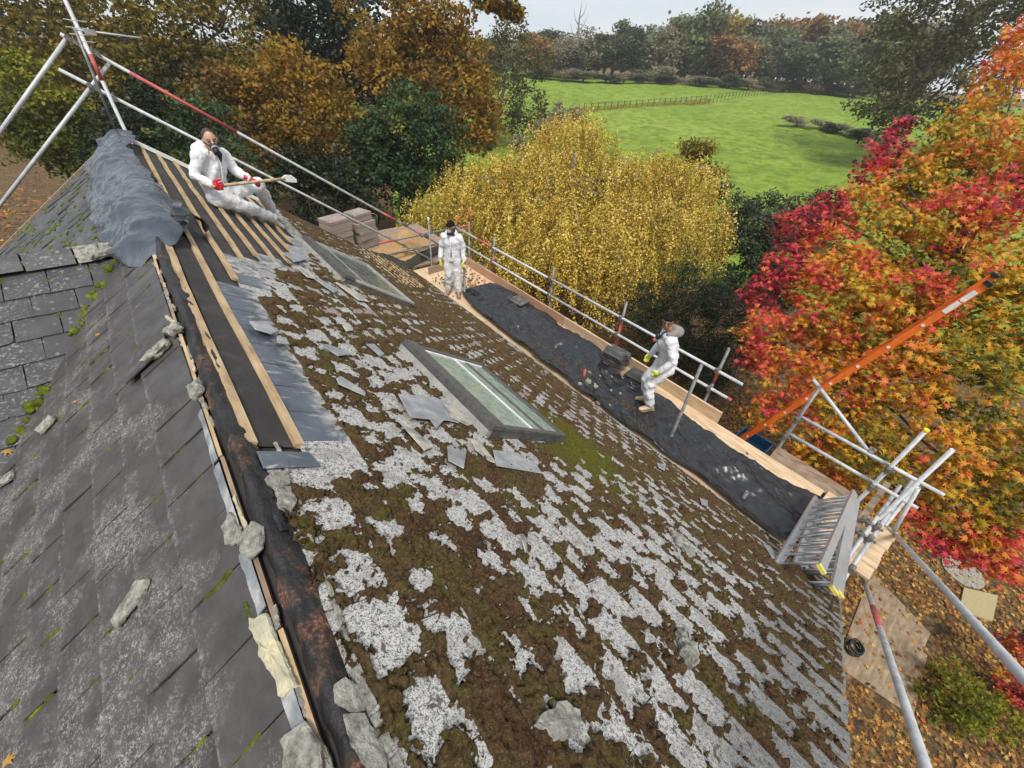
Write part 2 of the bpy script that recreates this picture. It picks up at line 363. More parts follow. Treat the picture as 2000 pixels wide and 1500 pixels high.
MT['boot'] = flat('boot', (.50, .38, .26), .7); MT['pale_boot'] = flat('pale_boot', (.55, .50, .40), .7); MT['brown_boot'] = flat('brown_boot', (.26, .165, .11), .75)
MT['grey_hood'] = flat('grey_hood', (.24, .21, .19), .85)
MT['eye_dark'] = flat('eye_dark', (.012, .01, .009), .3); MT['brow'] = flat('brow', (.03, .02, .015), .8)
MT['block'] = noisy('block', [(.3, (.21, .165, .14)), (.6, (.31, .255, .22)), (.8, (.40, .34, .30))], 5, .85, .4, .006, stretch=(1, 1, 12), bscale=30)
MT['tile_grey'] = noisy('tile_grey', [(.3, (.040, .040, .040)), (.55, (.085, .083, .078)), (.72, (.22, .19, .14))], 7, .7, .4, .005, bscale=40)
MT['sand'] = noisy('sand', [(.3, (.30, .17, .07)), (.7, (.46, .29, .13))], 30, .95, .6, .01, bscale=60)
MT['brick_wall'] = noisy('brick_wall', [(.3, (.20, .09, .06)), (.7, (.34, .17, .11))], 9, .85, .4, .01)
MT['plywood'] = noisy('plywood', [(.3, (.17, .115, .065)), (.55, (.27, .20, .13)), (.75, (.40, .32, .20))], 4, .85, .3, .004, stretch=(1, 3, 1), bscale=30)
MT['paving'] = noisy('paving', [(.3, (.30, .24, .12)), (.7, (.42, .35, .20))], 60, .9, .4, .004)
MT['bark'] = noisy('bark', [(.3, (.035, .028, .02)), (.7, (.12, .10, .075))], 9, .9, .8, .03, stretch=(3, 3, .6))
MT['pale_bark'] = noisy('pale_bark', [(.35, (.10, .085, .06)), (.6, (.30, .27, .21)), (.8, (.48, .45, .39))], 7, .85, .4, .01)
MT['twig'] = noisy('twig', [(.3, (.05, .035, .02)), (.7, (.12, .09, .05))], 6, .9, .2, .01)
MT['blue_plastic'] = flat('blue_plastic', (.02, .12, .25), .4)
MT['white_sheet'] = flat('white_sheet', (.62, .70, .76), .5)
# leaves
MT['oak_leaf'] = leafmat('oak_leaf', [(0, (.050, .042, .012)), (.25, (.15, .090, .016)), (.5, (.27, .145, .018)), (.75, (.38, .22, .026)), (1, (.22, .20, .035))])
MT['gold_leaf'] = leafmat('gold_leaf', [(0, (.045, .045, .012)), (.3, (.13, .105, .018)), (.6, (.27, .185, .022)), (1, (.21, .22, .036))])
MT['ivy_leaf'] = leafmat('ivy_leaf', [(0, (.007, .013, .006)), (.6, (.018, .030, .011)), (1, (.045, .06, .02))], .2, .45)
MT['lime_leaf'] = leafmat('lime_leaf', [(0, (.035, .045, .008)), (.5, (.12, .14, .015)), (1, (.25, .24, .02))])
MT['hazel_leaf'] = leafmat('hazel_leaf', [(0, (.015, .032, .013)), (.5, (.036, .075, .028)), (.85, (.07, .12, .045)), (1, (.25, .22, .03))])
MT['olive_leaf'] = leafmat('olive_leaf', [(0, (.04, .04, .015)), (.5, (.09, .085, .03)), (1, (.16, .14, .05))])
MT['birch_leaf'] = leafmat('birch_leaf', [(0, (.10, .085, .02)), (.3, (.36, .25, .03)), (.6, (.66, .46, .06)), (1, (.86, .70, .22))], .3)
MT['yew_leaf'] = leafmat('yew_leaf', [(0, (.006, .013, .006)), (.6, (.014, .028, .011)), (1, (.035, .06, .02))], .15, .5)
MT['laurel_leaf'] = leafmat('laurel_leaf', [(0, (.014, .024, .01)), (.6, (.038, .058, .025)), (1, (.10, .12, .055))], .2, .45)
MT['amber_leaf'] = leafmat('amber_leaf', [(0, (.06, .008, .022)), (.10, (.22, .022, .045)), (.24, (.62, .050, .085)), (.40, (.70, .13, .06)), (.54, (.66, .25, .03)), (.70, (.60, .39, .03)), (.84, (.25, .21, .02)), (1, (.07, .095, .018))], .35, .5)
MT['litter_leaf'] = leafmat('litter_leaf', [(0, (.06, .025, .012)), (.3, (.18, .075, .02)), (.6, (.38, .19, .045)), (.85, (.54, .34, .10)), (1, (.45, .09, .02))], .1, .7)
MT['far_green'] = leafmat('far_green', [(0, (0.069, 0.089, 0.046)), (.5, (0.163, 0.185, 0.081)), (1, (0.302, 0.324, 0.139))])
MT['far_dark'] = leafmat('far_dark', [(0, (.05, .062, .034)), (.5, (.095, .11, .058)), (1, (.16, .175, .09))])
MT['far_amber'] = leafmat('far_amber', [(0, (0.124, 0.070, 0.029)), (.5, (0.299, 0.166, 0.053)), (1, (0.474, 0.281, 0.088))])
MT['far_yellow'] = leafmat('far_yellow', [(0, (0.138, 0.110, 0.028)), (.5, (0.331, 0.248, 0.041)), (1, (0.497, 0.386, 0.083))])
MT['far_grey'] = leafmat('far_grey', [(0, (0.140, 0.121, 0.084)), (.5, (0.282, 0.246, 0.166)), (1, (0.445, 0.388, 0.259))])
# ground
t = NT('garden_earth')
f = t.noise(.5, 5, .6); MT['garden_earth'] = t.set(t.mix(t.ramp(t.noise(7, 6, .75), [(.42, 0.0), (.6, .85)]), t.ramp(f, [(.3, (.030, .020, .012)), (.7, (.060, .045, .020))]), t.ramp(t.noise(3.5, 5, .75), [(.35, (.10, .045, .015)), (.5, (.20, .11, .03)), (.65, (.34, .20, .06))])), .95); t.bump(t.noise(14, 6, .7), .8, .05)
t = NT('meadow'); f = t.noise(.035, 5, .6); g2 = t.noise(.55, 6, .72, stretch=(1, 1, 1)); g3 = t.noise(2.4, 5, .8)
c = t.ramp(f, [(.32, (.19, .28, .032)), (.5, (.235, .325, .043)), (.68, (.30, .37, .07))])
c = t.mix(t.ramp(g2, [(.36, .85), (.56, 0.0)]), c, (.095, .150, .016)); c = t.mix(t.ramp(t.noise(1.3, 5, .75), [(.36, .7), (.50, 0.0)]), c, (.075, .115, .012)); c = t.mix(t.ramp(g3, [(.55, 0.0), (.75, .45)]), c, (.25, .36, .05))
MT['meadow'] = t.set(c, .9, spec=.15); t.bump(g3, .8, .25)
# ------------------------------------------------------------------ ground
def sheet(name, rs, th0, th1, nth, lift, mat, kind='structure'):
    th = np.linspace(th0, th1, nth); R, T = np.meshgrid(rs, th, indexing='ij')
    x = R * np.sin(T); y = R * np.cos(T)
    z = terrain(x, y) + lift - (1.6 * np.clip((R - 38) / 25, 0, 1) if lift == 0 else 0) + np.where(R > 30, (fbm(x * .05, y * .05, 3) - .5) * 1.2 + (fbm(x * .35, y * .35, 3, 2) - .5) * .35, 0) * np.clip((R - 30) / 20, 0, 1)
    V = np.stack([x, y, z], -1).reshape(-1, 3); n, m = R.shape
    i = np.arange(n * m).reshape(n, m)
    F = np.stack([i[:-1, :-1], i[:-1, 1:], i[1:, 1:], i[1:, :-1]], -1).reshape(-1, 4)
    return mk(name, V, F, mat, smooth=True, kind=kind)
sheet('ground', np.concatenate([np.linspace(0.01, 30, 16), np.geomspace(33, 420, 34)]), -math.pi, math.pi, 181, 0.0, MT['garden_earth'])
sheet('field', np.concatenate([np.linspace(24, 60, 40), np.geomspace(62, 190, 60)]), math.radians(24), math.radians(100), 200, 0.06, MT['meadow'])

# ------------------------------------------------------------------ house
house = thing('house', (0, 4, 0), 'slate roofed house being stripped, mossy main roof with rooflights and a lower wing', 'house')
YN, YF = -0.76, 9.05
XE = 4.45; XL = -4.67
SE = (XE - RX0) / CP
WD, WY, WT = 1.50, 4.70, 0.43; WQ = math.atan(WT); WS, WC = math.sin(WQ), math.cos(WQ)
FW = Matrix(((0, 1, 0), (-WC, 0, -WS), (-WS, 0, WC)))     # columns: downslope, +X, normal
def wingP(x, s, lift=0): return Vector((x, WY - s * WC - lift * WS, H - WD - s * WS + lift * WC))
# walls and roof decks
m = MB(); m.box((-.11, (YN + YF) / 2, 2.35), (8.0, YF - YN - .5, 4.7)); m.mk('wall', MT['brick_wall'], house)
m = MB(); zt = H - RD0 - .12
for yy in (YN + .25, YF - .25):
    m.add([(-4.1, yy, 4.7), (3.9, yy, 4.7), (-.11, yy, zt)] + [(-4.1, yy - .1, 4.7), (3.9, yy - .1, 4.7), (-.11, yy - .1, zt)], [[0, 1, 2], [5, 4, 3], [0, 3, 4, 1], [1, 4, 5, 2], [2, 5, 3, 0]])
m.mk('gable', MT['brick_wall'], house)
m = MB(); m.box((-7.5, 4.2, 2.2), (7, 4.4, 4.4)); m.mk('wing_wall', MT['brick_wall'], house)
m = MB()
m.add([roofP(RX0 + .02, YN + .01, -.012), roofP(XE - .03, YN + .01, -.012), roofP(XE - .03, YF - .01, -.012), roofP(RX0 + .02, YF - .01, -.012)] +
      [roofP(RX0 + .02, YN + .01, -.10), roofP(XE - .03, YN + .01, -.10), roofP(XE - .03, YF - .01, -.10), roofP(RX0 + .02, YF - .01, -.10)],
      [[0, 1, 2, 3], [7, 6, 5, 4], [0, 4, 5, 1], [1, 5, 6, 2], [2, 6, 7, 3], [3, 7, 4, 0]])
m.mk('underlay', MT['felt'], house)
m = MB()
m.add([leftP(RX0 - .02, YN + .01, -.012), leftP(XL, YN + .01, -.012), leftP(XL, YF - .01, -.012), leftP(RX0 - .02, YF - .01, -.012)] +
      [leftP(RX0 - .02, YN + .01, -.10), leftP(XL, YN + .01, -.10), leftP(XL, YF - .01, -.10), leftP(RX0 - .02, YF - .01, -.10)],
      [[3, 2, 1, 0], [4, 5, 6, 7], [1, 5, 4, 0], [2, 6, 5, 1], [3, 7, 6, 2], [0, 4, 7, 3]])
m.add([wingP(-.3, 0, -.012), wingP(-9, 0, -.012), wingP(-9, 4.2, -.012), wingP(-3.0, 4.2, -.012)], [[0, 1, 2, 3]])
m.add([Vector((-.3, WY, H - WD - .02)), Vector((-9, WY, H - WD - .02)), Vector((-9, WY + 4, H - WD - 1.9)), Vector((-2.5, WY + 4, H - WD - 1.9))], [[3, 2, 1, 0]])
m.mk('roof_deck', MT['felt'], house)

# slate meshes: a thin slab with a slightly uneven tail, x downslope, y across, z up
def slate_mesh(seed, L=.262, W=.2445, chip=.006, th=.012):
    r = random.Random(seed); n = 5
    tail = [(L + r.uniform(-chip, chip) * .6, -W / 2 + W * i / n) for i in range(n + 1)]
    if r.random() < .35: tail[0 if r.random() < .5 else -1] = (L - r.uniform(.008, .022), tail[0][1] if r.random() < .5 else tail[-1][1])
    tail[0] = (tail[0][0], -W / 2); tail[-1] = (tail[-1][0], W / 2)
    poly = [(0, -W / 2 + r.uniform(0, .002))] + tail + [(0, W / 2 - r.uniform(0, .002))]
    P = [Vector((x, y, .014 * x / L)) for x, y in poly]; n = len(P)
    V = P + [p + Vector((0, 0, th)) for p in P]
    # bottom first; orientation counter-clockwise seen from above
    F = [list(reversed(range(n))), list(range(n, 2 * n))] + [[i, (i + 1) % n, n + (i + 1) % n, n + i] for i in range(n)]
    return V, F
SL = [slate_mesh(i) for i in range(7)]
EXP, SW = .20, .25
bare = [(-.11, 1.54), (.10, 1.54), (.12, 3.6), (.25, 3.7), (.35, 4.3), (.60, 4.85), (.90, 4.95), (1.02, 5.5), (1.2, 6.2), (1.36, 6.7), (1.5, 9.2), (-.11, 9.2)]
def in_poly(x, y, poly):
    x = np.asarray(x); y = np.asarray(y); inside = np.zeros(x.shape, bool); j = len(poly) - 1
    for i in range(len(poly)):
        xi, yi = poly[i]; xj, yj = poly[j]
        with np.errstate(divide='ignore', invalid='ignore'):
            c = ((yi > y) != (yj > y)) & (x < (xj - xi) * (y - yi) / (yj - yi + 1e-12) + xi)
        inside ^= c; j = i
    return inside
def dist_poly(x, y, poly):
    d = np.full(np.asarray(x).shape, 9.0)
    for i in range(len(poly)):
        ax, ay = poly[i]; bx, by = poly[(i + 1) % len(poly)]
        if ax < -.1 and bx < -.1: continue
        tt = np.clip(((x - ax) * (bx - ax) + (y - ay) * (by - ay)) / ((bx - ax) ** 2 + (by - ay) ** 2), 0, 1)
        d = np.minimum(d, np.hypot((x - ax - tt * (bx - ax)) / CP, y - ay - tt * (by - ay)))
    return d
strip2 = [(3.0, 6.7), (3.55, 6.7), (4.05, 7.6), (4.05, 9.2), (2.75, 9.2)]
SKY1 = (1.28, 1.76, 2.20, 3.18); SKY2 = (1.42, 5.08, 2.34, 6.70)
places = []          # (frame, origin, material, px area)
def add_slate(FM, org, mat, wob=1.0):
    a = random.gauss(0, .010) * wob; R = FM @ Matrix.Rotation(a, 3, 'Z') @ Matrix.Rotation(random.gauss(0, .006) * wob, 3, 'X') @ Matrix.Rotation(random.gauss(0, .006) * wob, 3, 'Y')
    c = org + FM @ Vector((.2, 0, 0)); q = Vector((c.x, c.y, H - c.z))
    z = RX[2] * q[0] + RY[2] * q[1] + RD[2] * q[2]
    area = 0
    if z > .2:
        u = 1000 + FPX * (RX[0] * q[0] + RY[0] * q[1] + RD[0] * q[2]) / z; v = 750 + FPX * (RX[1] * q[0] + RY[1] * q[1] + RD[1] * q[2]) / z
        if -60 < u < 2060 and -60 < v < 1560: area = abs((FM @ Vector((0, 0, 1))).dot(Vector((0, 0, H)) - c)) / z ** 3
    places.append((area, R, org, mat))
S0 = .06
nc = int((SE - S0) / EXP)
for i in range(nc + 1):
    s = S0 + i * EXP
    for j in range(-1, 41):
        y = YN + (j + (.5 if i % 2 else 0)) * SW + .11
        if y < YN + .06 or y > YF - .1: continue
        x = RX0 + (s + .14) * CP
        if in_poly(x, y, bare) or in_poly(x, y, strip2): continue
        if any(a + .02 < x < c2 - .02 and b + .05 < y < d - .05 for a, b, c2, d in (SKY1, SKY2)): continue
        dd = dist_poly(np.array([x]), np.array([y]), bare)[0]
        clean = (dd < .17 and y > 1.5) or (1.36 < y < 1.62 and x < .16)
        add_slate(FR, roofP(RX0 + s * CP, y, .002), 'clean_slate' if clean else 'lichen_slate')
for i in range(26):
    s = .085 + i * EXP
    for j in range(-1, 41):
        y = YN + (j + (.5 if i % 2 else 0)) * SW + .20
        x = RX0 - (s + .1) * CP
        if y < YN + .06 or y > YF - .1: continue
        if WD + (4.7 - y) * WT < RD0 + TP * (RX0 - x) - .16 and y < WY + .05: continue
        if y > WY and RD0 + TP * (RX0 - x) > WD + (y - WY) * WT + .05: continue
        add_slate(FL, leftP(RX0 - s * CP, y, .002), 'wing_slate' if y > WY else 'dark_slate', 2.2 if y < WY else 4)
for i in range(22):
    s = .10 + i * EXP
    for j in range(0, 40):
        x = -.25 - (j + (.5 if i % 2 else 0)) * SW
        yv = WY - s * WC
        xv = RX0 - (WD + s * WS - RD0) / TP                      # valley
        if x - .14 > xv: continue
        add_slate(FW, wingP(x, s, .002), 'wing_slate', 1.2)
places.sort(key=lambda p: -p[0])
meshes = {}
for k, (area, R, org, mat) in enumerate(places[:300]):
    i = k % 7; key = (mat, i)
    if key not in meshes:
        me = bpy.data.meshes.new('slate'); me.from_pydata([tuple(p) for p in SL[i][0]], [], SL[i][1]); me.materials.append(MT[mat]); meshes[key] = me
    o = bpy.data.objects.new('slate', meshes[key]); link(o, house); MM = R.to_4x4(); MM.translation = org; o.matrix_basis = MM
rest = {}
for k, (area, R, org, mat) in enumerate(places[300:]):
    b = rest.setdefault(mat, MB()); V, F = SL[k % 7]; b.add([org + R @ p for p in V], F)
mats = list(rest); allv = MB(); midx = []
for q, mname in enumerate(mats):
    allv.add(rest[mname].v, rest[mname].f); midx += [q] * len(rest[mname].f)
o = allv.mk('slate_field', [MT[x] for x in mats], house, kind='stuff')
o.data.polygons.foreach_set('material_index', np.array(midx, np.int32))

# ---- moss on the right slope: a displaced sheet that stays only where moss grows
def moss_block(y0, y1, st, s1=SE + .01):
    ys = np.arange(y0, y1, st); ss = np.arange(.05, s1, st)
    S, Y = np.meshgrid(ss, ys, indexing='ij'); X = RX0 + S * CP
    wob = (fbm(S * 9, Y * 9, 3, 1) - .5) * .05
    sl = (S - S0 - .06 + wob) / EXP; ci = np.floor(sl).astype(int); us = sl - ci
    off = np.where((ci % 2) == 1, .5, 0.0)
    yl = (Y - YN - .11 + .125 + wob) / SW - off; cj = np.floor(yl).astype(int); vs_ = yl - cj
    hsh = _T[1][ci & 255, cj & 255]; hs2 = _T[2][ci & 255, (cj * 3) & 255]
    dv = np.minimum(vs_, 1 - vs_) * SW; du = np.minimum(us * 1.05, (1 - us) * 1.5) * EXP
    d = np.minimum(dv * 1.15, du)
    nz1 = fbm(S * 16, Y * 16, 3, 0); nz2 = fbm(S * 55, Y * 55, 3, 2); reg = fbm(S * 1.6, Y * 1.6, 3, 3)
    full = np.where(hsh > .70, .05, 0.0)
    m = .032 - d + (nz1 - .5) * .12 + (nz2 - .5) * .095 + (fbm(S * 120, Y * 120, 2, 1) - .5) * .055 + (reg - .5) * .10 + full + (hs2 - .5) * .03
    m += .022 * np.exp(-((X - .20) / .2) ** 2)                     # deep moss below the ridge
    m += .09 * np.exp(-((X - 2.35) / .42) ** 2 - ((Y - 1.75) / .55) ** 2)   # wet patch under the near rooflight
    m += .07 * np.exp(-((X - 2.75) / .35) ** 2 - ((Y - 5.5) / .9) ** 2)
    m += .016 * np.clip((Y - 2.0) / 1.5, 0, 1) + .008 * np.clip((X - 1.5) / 1.0, 0, 1)
    m -= .11 * np.clip((-.38 - Y) / .3, 0, 1) * (nz1 > .42) * (1 - np.exp(-((us - .12) / .30) ** 2))   # barer slates at the verge
    dp = dist_poly(X, Y, bare); inb = in_poly(X, Y, bare); m = np.where(inb, -.1, np.where(Y > 1.3, np.minimum(m, (dp - .23) * .5 + (nz1 - .5) * .05), m))
    m = np.where((Y > 1.30) & (Y < 1.66) & (X < .22), -.1, m)
    ins = in_poly(X, Y, strip2); m = np.where(ins, np.where(nz2 > .62, .02, -.1), m)
    for a, b, c2, dd in (SKY1, SKY2):
        m = np.where((X > a - .02) & (X < c2 + .02) & (Y > b - .03) & (Y < dd + .03), -.1, m)
    m = np.minimum(m, np.minimum((Y - YN) * .6, (SE - S) * .8 + .005))
    slh = .006 + .016 * (((S - S0 - .004) / EXP) % 1.0)
    h = np.where(m > 0, .026 * (1 - np.exp(-np.maximum(m, 0) / .012)) * (.25 + 1.4 * np.abs(fbm(S * 24, Y * 24, 3, 1) - .5) * 2 + .6 * fbm(S * 45, Y * 45, 2, 2)) + .008 * _T[3][(S / .0095).astype(int) & 255, (Y / .0095).astype(int) & 255], -.010 + m * .1)
    n_ = np.where(m > -.004, slh + h, -.006)
    P = np.stack([X + n_ * SP, Y, (H - RD0 - TP * (X - RX0)) + n_ * CP], -1).reshape(-1, 3)
    n, k = S.shape; idx = np.arange(n * k).reshape(n, k)
    F = np.stack([idx[:-1, :-1], idx[1:, :-1], idx[1:, 1:], idx[:-1, 1:]], -1).reshape(-1, 4)
    ok = (m.reshape(-1)[F] > -.004).any(1); F = F[ok]
    used = np.unique(F); remap = np.zeros(n * k, np.int64); remap[used] = np.arange(len(used))
    return P[used], remap[F]
Va, Fa = moss_block(YN + .01, 1.7, .0072); Vb, Fb = moss_block(1.7, 3.6, .012); Vc, Fc = moss_block(3.6, YF, .021)
mk('moss', np.concatenate([Va, Vb, Vc]), np.concatenate([Fa, Fb + len(Va), Fc + len(Va) + len(Vb)]), MT['moss'], house, smooth=True, kind='stuff')

# ---- moss tufts in the joints of the left slope, the wing and the valley
def tufts(pts, name='moss_tuft'):
    V = []; F = []; b = 0
    base = MB().ball((0, 0, 0), 1, n=7, m=4)
    for (p, r, R, st) in pts:
        jit = [random.uniform(.75, 1.25) for _ in base.v]
        V += [p + R @ Vector((q.x * r * st * j, q.y * r * j, q.z * r * .55 * j)) for q, j in zip(base.v, jit)]
        F += [[i + b for i in f] for f in base.f]; b += len(base.v)
    return mk(name, V, F, MT['green_moss'], house, smooth=True, kind='stuff')
pts = []
for i in range(26):
    s = .085 + i * EXP
    for j in range(0, 24):
        y = YN + (j + (.5 if i % 2 else 0)) * SW + .20 + SW / 2
        x = RX0 - s * CP
        if WD + (4.7 - y) * WT < RD0 + TP * (RX0 - x) or y > 4.2 or y < YN + .1: continue
        if random.random() < .62:
            a = random.uniform(.0, .10); ln = random.uniform(.02, .13)
            for q in np.arange(a, a + ln, .014):
                pts.append((leftP(RX0 - (s + q + .04) * CP, y + random.gauss(0, .003), .016), random.uniform(.006, .013), FL, 1.7))
        if random.random() < .16:
            a = random.uniform(-.1, .05)
            for q in np.arange(a, a + random.uniform(.02, .09), .013):
                pts.append((leftP(RX0 - (s + .06) * CP, y - .125 + q, .016), random.uniform(.004, .010), FL, 1.0))
for k in range(330):                                            # valley
    sv = random.uniform(.15, 4.0); xv = RX0 - (WD + sv * WS - RD0) / TP; yv = WY - sv * WC
    if vnoise(np.array([sv * 3.0]), np.array([2.2]), 1)[0] > .42: pts.append((Vector((xv + random.gauss(0, .03), yv + random.gauss(0, .03), H - WD - sv * WS + .025)), random.uniform(.012, .035), FW, 1.3))
for i in range(10):
    s = .10 + i * EXP
    for j in range(0, 14):
        x = -.25 - (j + (.5 if i % 2 else 0)) * SW - SW * .5
        if x + .05 > RX0 - (WD + s * WS - RD0) / TP or random.random() > .35: continue
        for q in range(4): pts.append((wingP(x + random.gauss(0, .006), s + random.uniform(.02, .16), .018), random.uniform(.006, .014), FW, 1.3))
for k in range(420):                                            # rough mossy far part of the left slope
    y = random.uniform(5.0, 8.9); s = random.uniform(.5, 2.6); x = RX0 - s * CP
    pts.append((leftP(x, y, .02), random.uniform(.012, .035), FL, 1.0))
tufts(pts)

# ---- battens on the stripped felt, strip of battens near the far eaves
def edge_y(x, lo=1.56):
    ys = np.arange(lo, 9.0, .02); ins = in_poly(np.full(ys.shape, x), ys, bare)
    return ys[ins][0] if ins.any() else None
for k in range(10):
    x = -.07 + .165 * k
    y0 = edge_y(x + .005)
    if y0 is None: continue
    y = y0; 
    while y < YF - .1:
        y1 = min(y + random.uniform(3.0, 3.9), YF - .02)
        m = MB(); n = 7; pp = [roofP(x + random.gauss(0, .004), y + (y1 - y) * i / n, .012) for i in range(n + 1)]
        for a, b in zip(pp[:-1], pp[1:]): m.bar(a, b, .044, .026, (SP, 0, CP))
        m.mk('batten', MT['batten'], house); y = y1 + .006
for k in range(6):
    x = 3.02 + .155 * k; m = MB(); m.bar(roofP(x, 6.65 + .16 * k, .02), roofP(x, YF - .02, .02), .045, .03, (SP, 0, CP)); m.mk('batten', MT['batten'], house)
# white verge strip on the far gable, pale eaves strip, dark verge pieces on the near gable
m = MB(); m.bar(roofP(-.06, YF + .02, .03), roofP(1.55, YF + .02, .03), .05, .05, (SP, 0, CP)); m.mk('verge_strip', MT['white_paint'], house)
m = MB(); m.bar(roofP(1.6, YF + .02, .0), roofP(XE, YF + .02, .0), .06, .08, (SP, 0, CP)); m.mk('verge_strip', MT['frame_grey'], house)
m = MB(); m.bar(roofP(XE + .012, YN, -.015), roofP(XE + .012, 7.0, -.015), .022, .04, (SP, 0, CP)); m.mk('eaves_strip', MT['new_wood'], house)
m = MB(); m.bar(roofP(XE + .012, 7.0, -.015), roofP(XE + .012, YF, -.015), .03, .06, (SP, 0, CP)); m.mk('eaves_strip', MT['pink_wood'], house)
m = MB(); m.bar(roofP(RX0, YN + .02, -.03), roofP(XE, YN + .02, -.03), .03, .05, (SP, 0, CP)); m.mk('verge_strip', MT['frame_grey'], house)

# ---- the opened ridge: rotten roll, torn bitumen, left batten, lead strips, mortar pieces
def lumpy_strip(name, mat, xs, hs, y0, y1, st, seed, amp, parent, cross=9):
    ys = np.arange(y0, y1, st); t_ = np.linspace(0, 1, cross); V = []
    for k, y in enumerate(ys):
        a = np.interp(y, xs[0], xs[1]); b = np.interp(y, xs[0], xs[2]); hh = np.interp(y, hs[0], hs[1])
        for q in t_:
            x = a + (b - a) * q + (float(fbm(np.array([y * 6 + seed]), np.array([q * 2.0]), 3, 1)[0]) - .5) * .05
            dn = RD0 + TP * abs(x - RX0)
            z = H - dn + .012 + hh * math.sin(math.pi * q) ** .6 + (float(fbm(np.array([y * 9]), np.array([q * 3 + seed]), 4, 2)[0]) - .5) * amp * (1 if 0 < q < 1 else .2)
            V.append((x, y, z))
    n, k = len(ys), cross; idx = np.arange(n * k).reshape(n, k)
    F = np.stack([idx[:-1, :-1], idx[:-1, 1:], idx[1:, 1:], idx[1:, :-1]], -1).reshape(-1, 4)
    return mk(name, np.array(V), F, mat, parent, smooth=True)
lumpy_strip('ridge_roll', MT['rotten_ridge'], ([YN, .4, .9, 1.4, 2.2, 3.0, 4.2], [-.155, -.155, -.15, -.145, -.15, -.145, -.14], [-.08, -.072, -.035, -.048, -.068, -.075, -.085]), ([YN, .5, 1.4, 4.2], [.020, .024, .024, .03]), YN, 4.2, .018, 4.4, .040, house)
for (yA, yB, xa, xb) in ((1.05, 1.62, -.085, -.045), (2.0, 2.7, -.085, -.050), (1.62, 2.0, -.09, -.062), (2.95, 3.35, -.09, -.05), (0.15, .50, -.10, -.075)):
    lumpy_strip('torn_bitumen', MT['bitumen'], ([yA, yB], [xa, xa], [xb + .01, xb]), ([yA, yB], [.02, .012]), yA, yB, .016, yA * 7, .035, house, 7)
m = MB(); m.bar(roofP(.02, 1.56, .004), roofP(.03, 4.6, .004), .155, .004, (SP, 0, CP)); m.mk('felt_strip', MT['felt'], house)
yy = YN
for k, ln in enumerate((.62, .9, .8, 1.1, .9, .7)):
    m = MB(); m.bar((-.172, yy, H - RD0 - .040), (-.168, yy + ln - .01, H - RD0 - .040), .014, .045); m.mk('ridge_batten', MT['batten' if k % 2 else 'old_wood'], house); yy += ln
for (a, b, x0, x1) in ((.02, .42, -.19, -.165), (.46, .80, -.205, -.165), (.84, 1.08, -.20, -.165), (1.12, 1.52, -.195, -.165), (1.54, 1.90, -.19, -.165)):
    m = MB(); V = []; n = 6
    for i in range(n + 1):
        y = a + (b - a) * i / n; j = random.uniform(-.004, .004)
        V += [leftP(x1 + .003, y, .034), leftP((x0 + x1) / 2, y, .030 + j), leftP(x0 - j, y, .025)]
    F = []
    for i in range(n):
        for q in (0, 1): F.append([i * 3 + q, i * 3 + q + 3, i * 3 + q + 4, i * 3 + q + 1])
    V += [v - Vector((0, 0, .006)) for v in V[:]]; L = 3 * (n + 1); F += [[L + i for i in reversed(f)] for f in F[:]]
    m.add(V, F); m.mk('lead_strip', MT['lead'], house)
PIT_TEX = bpy.data.textures.new('pitted_mortar', 'CLOUDS'); PIT_TEX.noise_scale = .018; PIT_TEX.noise_depth = 3
def chunk(pts, th, R, c, seed, mat, name, parent=None, rough=.12, nr=3):
    """A broken slab with an uneven outline and faces; pts is its outline in its own plane."""
    r = random.Random(seed); out = []
    for i in range(len(pts)):
        a = Vector(pts[i]); b = Vector(pts[(i + 1) % len(pts)]); out.append(a)
        L = (b - a).length; k = max(1, int(L / .025)); nn = Vector((-(b - a).y, (b - a).x)).normalized() if L > 0 else Vector((0, 0))
        for q in range(1, k): out.append(a.lerp(b, q / k) + nn * r.gauss(0, th * rough * 1.2))
    n = len(out); cx = sum((p.x for p in out)) / n; cy = sum((p.y for p in out)) / n
    def ring(f, z, jz): return [Vector((cx + (p.x - cx) * f, cy + (p.y - cy) * f, z + r.gauss(0, jz))) for p in out]
    V = ring(.94, 0, .0) + ring(1.0, th * .35, th * rough * .4) + ring(.95, th * .9, th * rough * .6) + ring(.6, th * 1.0, th * rough * .8) + [Vector((cx, cy, th))]
    V = [Vector(c) + R @ p for p in V]; F = [list(reversed(range(n)))]
    for k in range(3): F += [[k * n + i, k * n + (i + 1) % n, (k + 1) * n + (i + 1) % n, (k + 1) * n + i] for i in range(n)]
    F += [[3 * n + i, 3 * n + (i + 1) % n, 4 * n] for i in range(n)]
    o = mk(name, V, F, MT[mat], parent, smooth=False)
    if th > .009:
        md = o.modifiers.new('round', 'SUBSURF'); md.levels = md.render_levels = 2; md.subdivision_type = 'SIMPLE'
        md = o.modifiers.new('pitted', 'DISPLACE'); md.texture = PIT_TEX; md.texture_coords = 'GLOBAL'; md.strength = .009; md.mid_level = .5
    return o
def quad_on_roof(pix, lift=.035):                            # outline in slope coordinates from survey points
    P = [on_roof(u, v, lift) for u, v in pix]; c = sum(P, Vector()) / len(P); Ri = FR.transposed()
    return [tuple((Ri @ (p - c))[:2]) for p in P], c
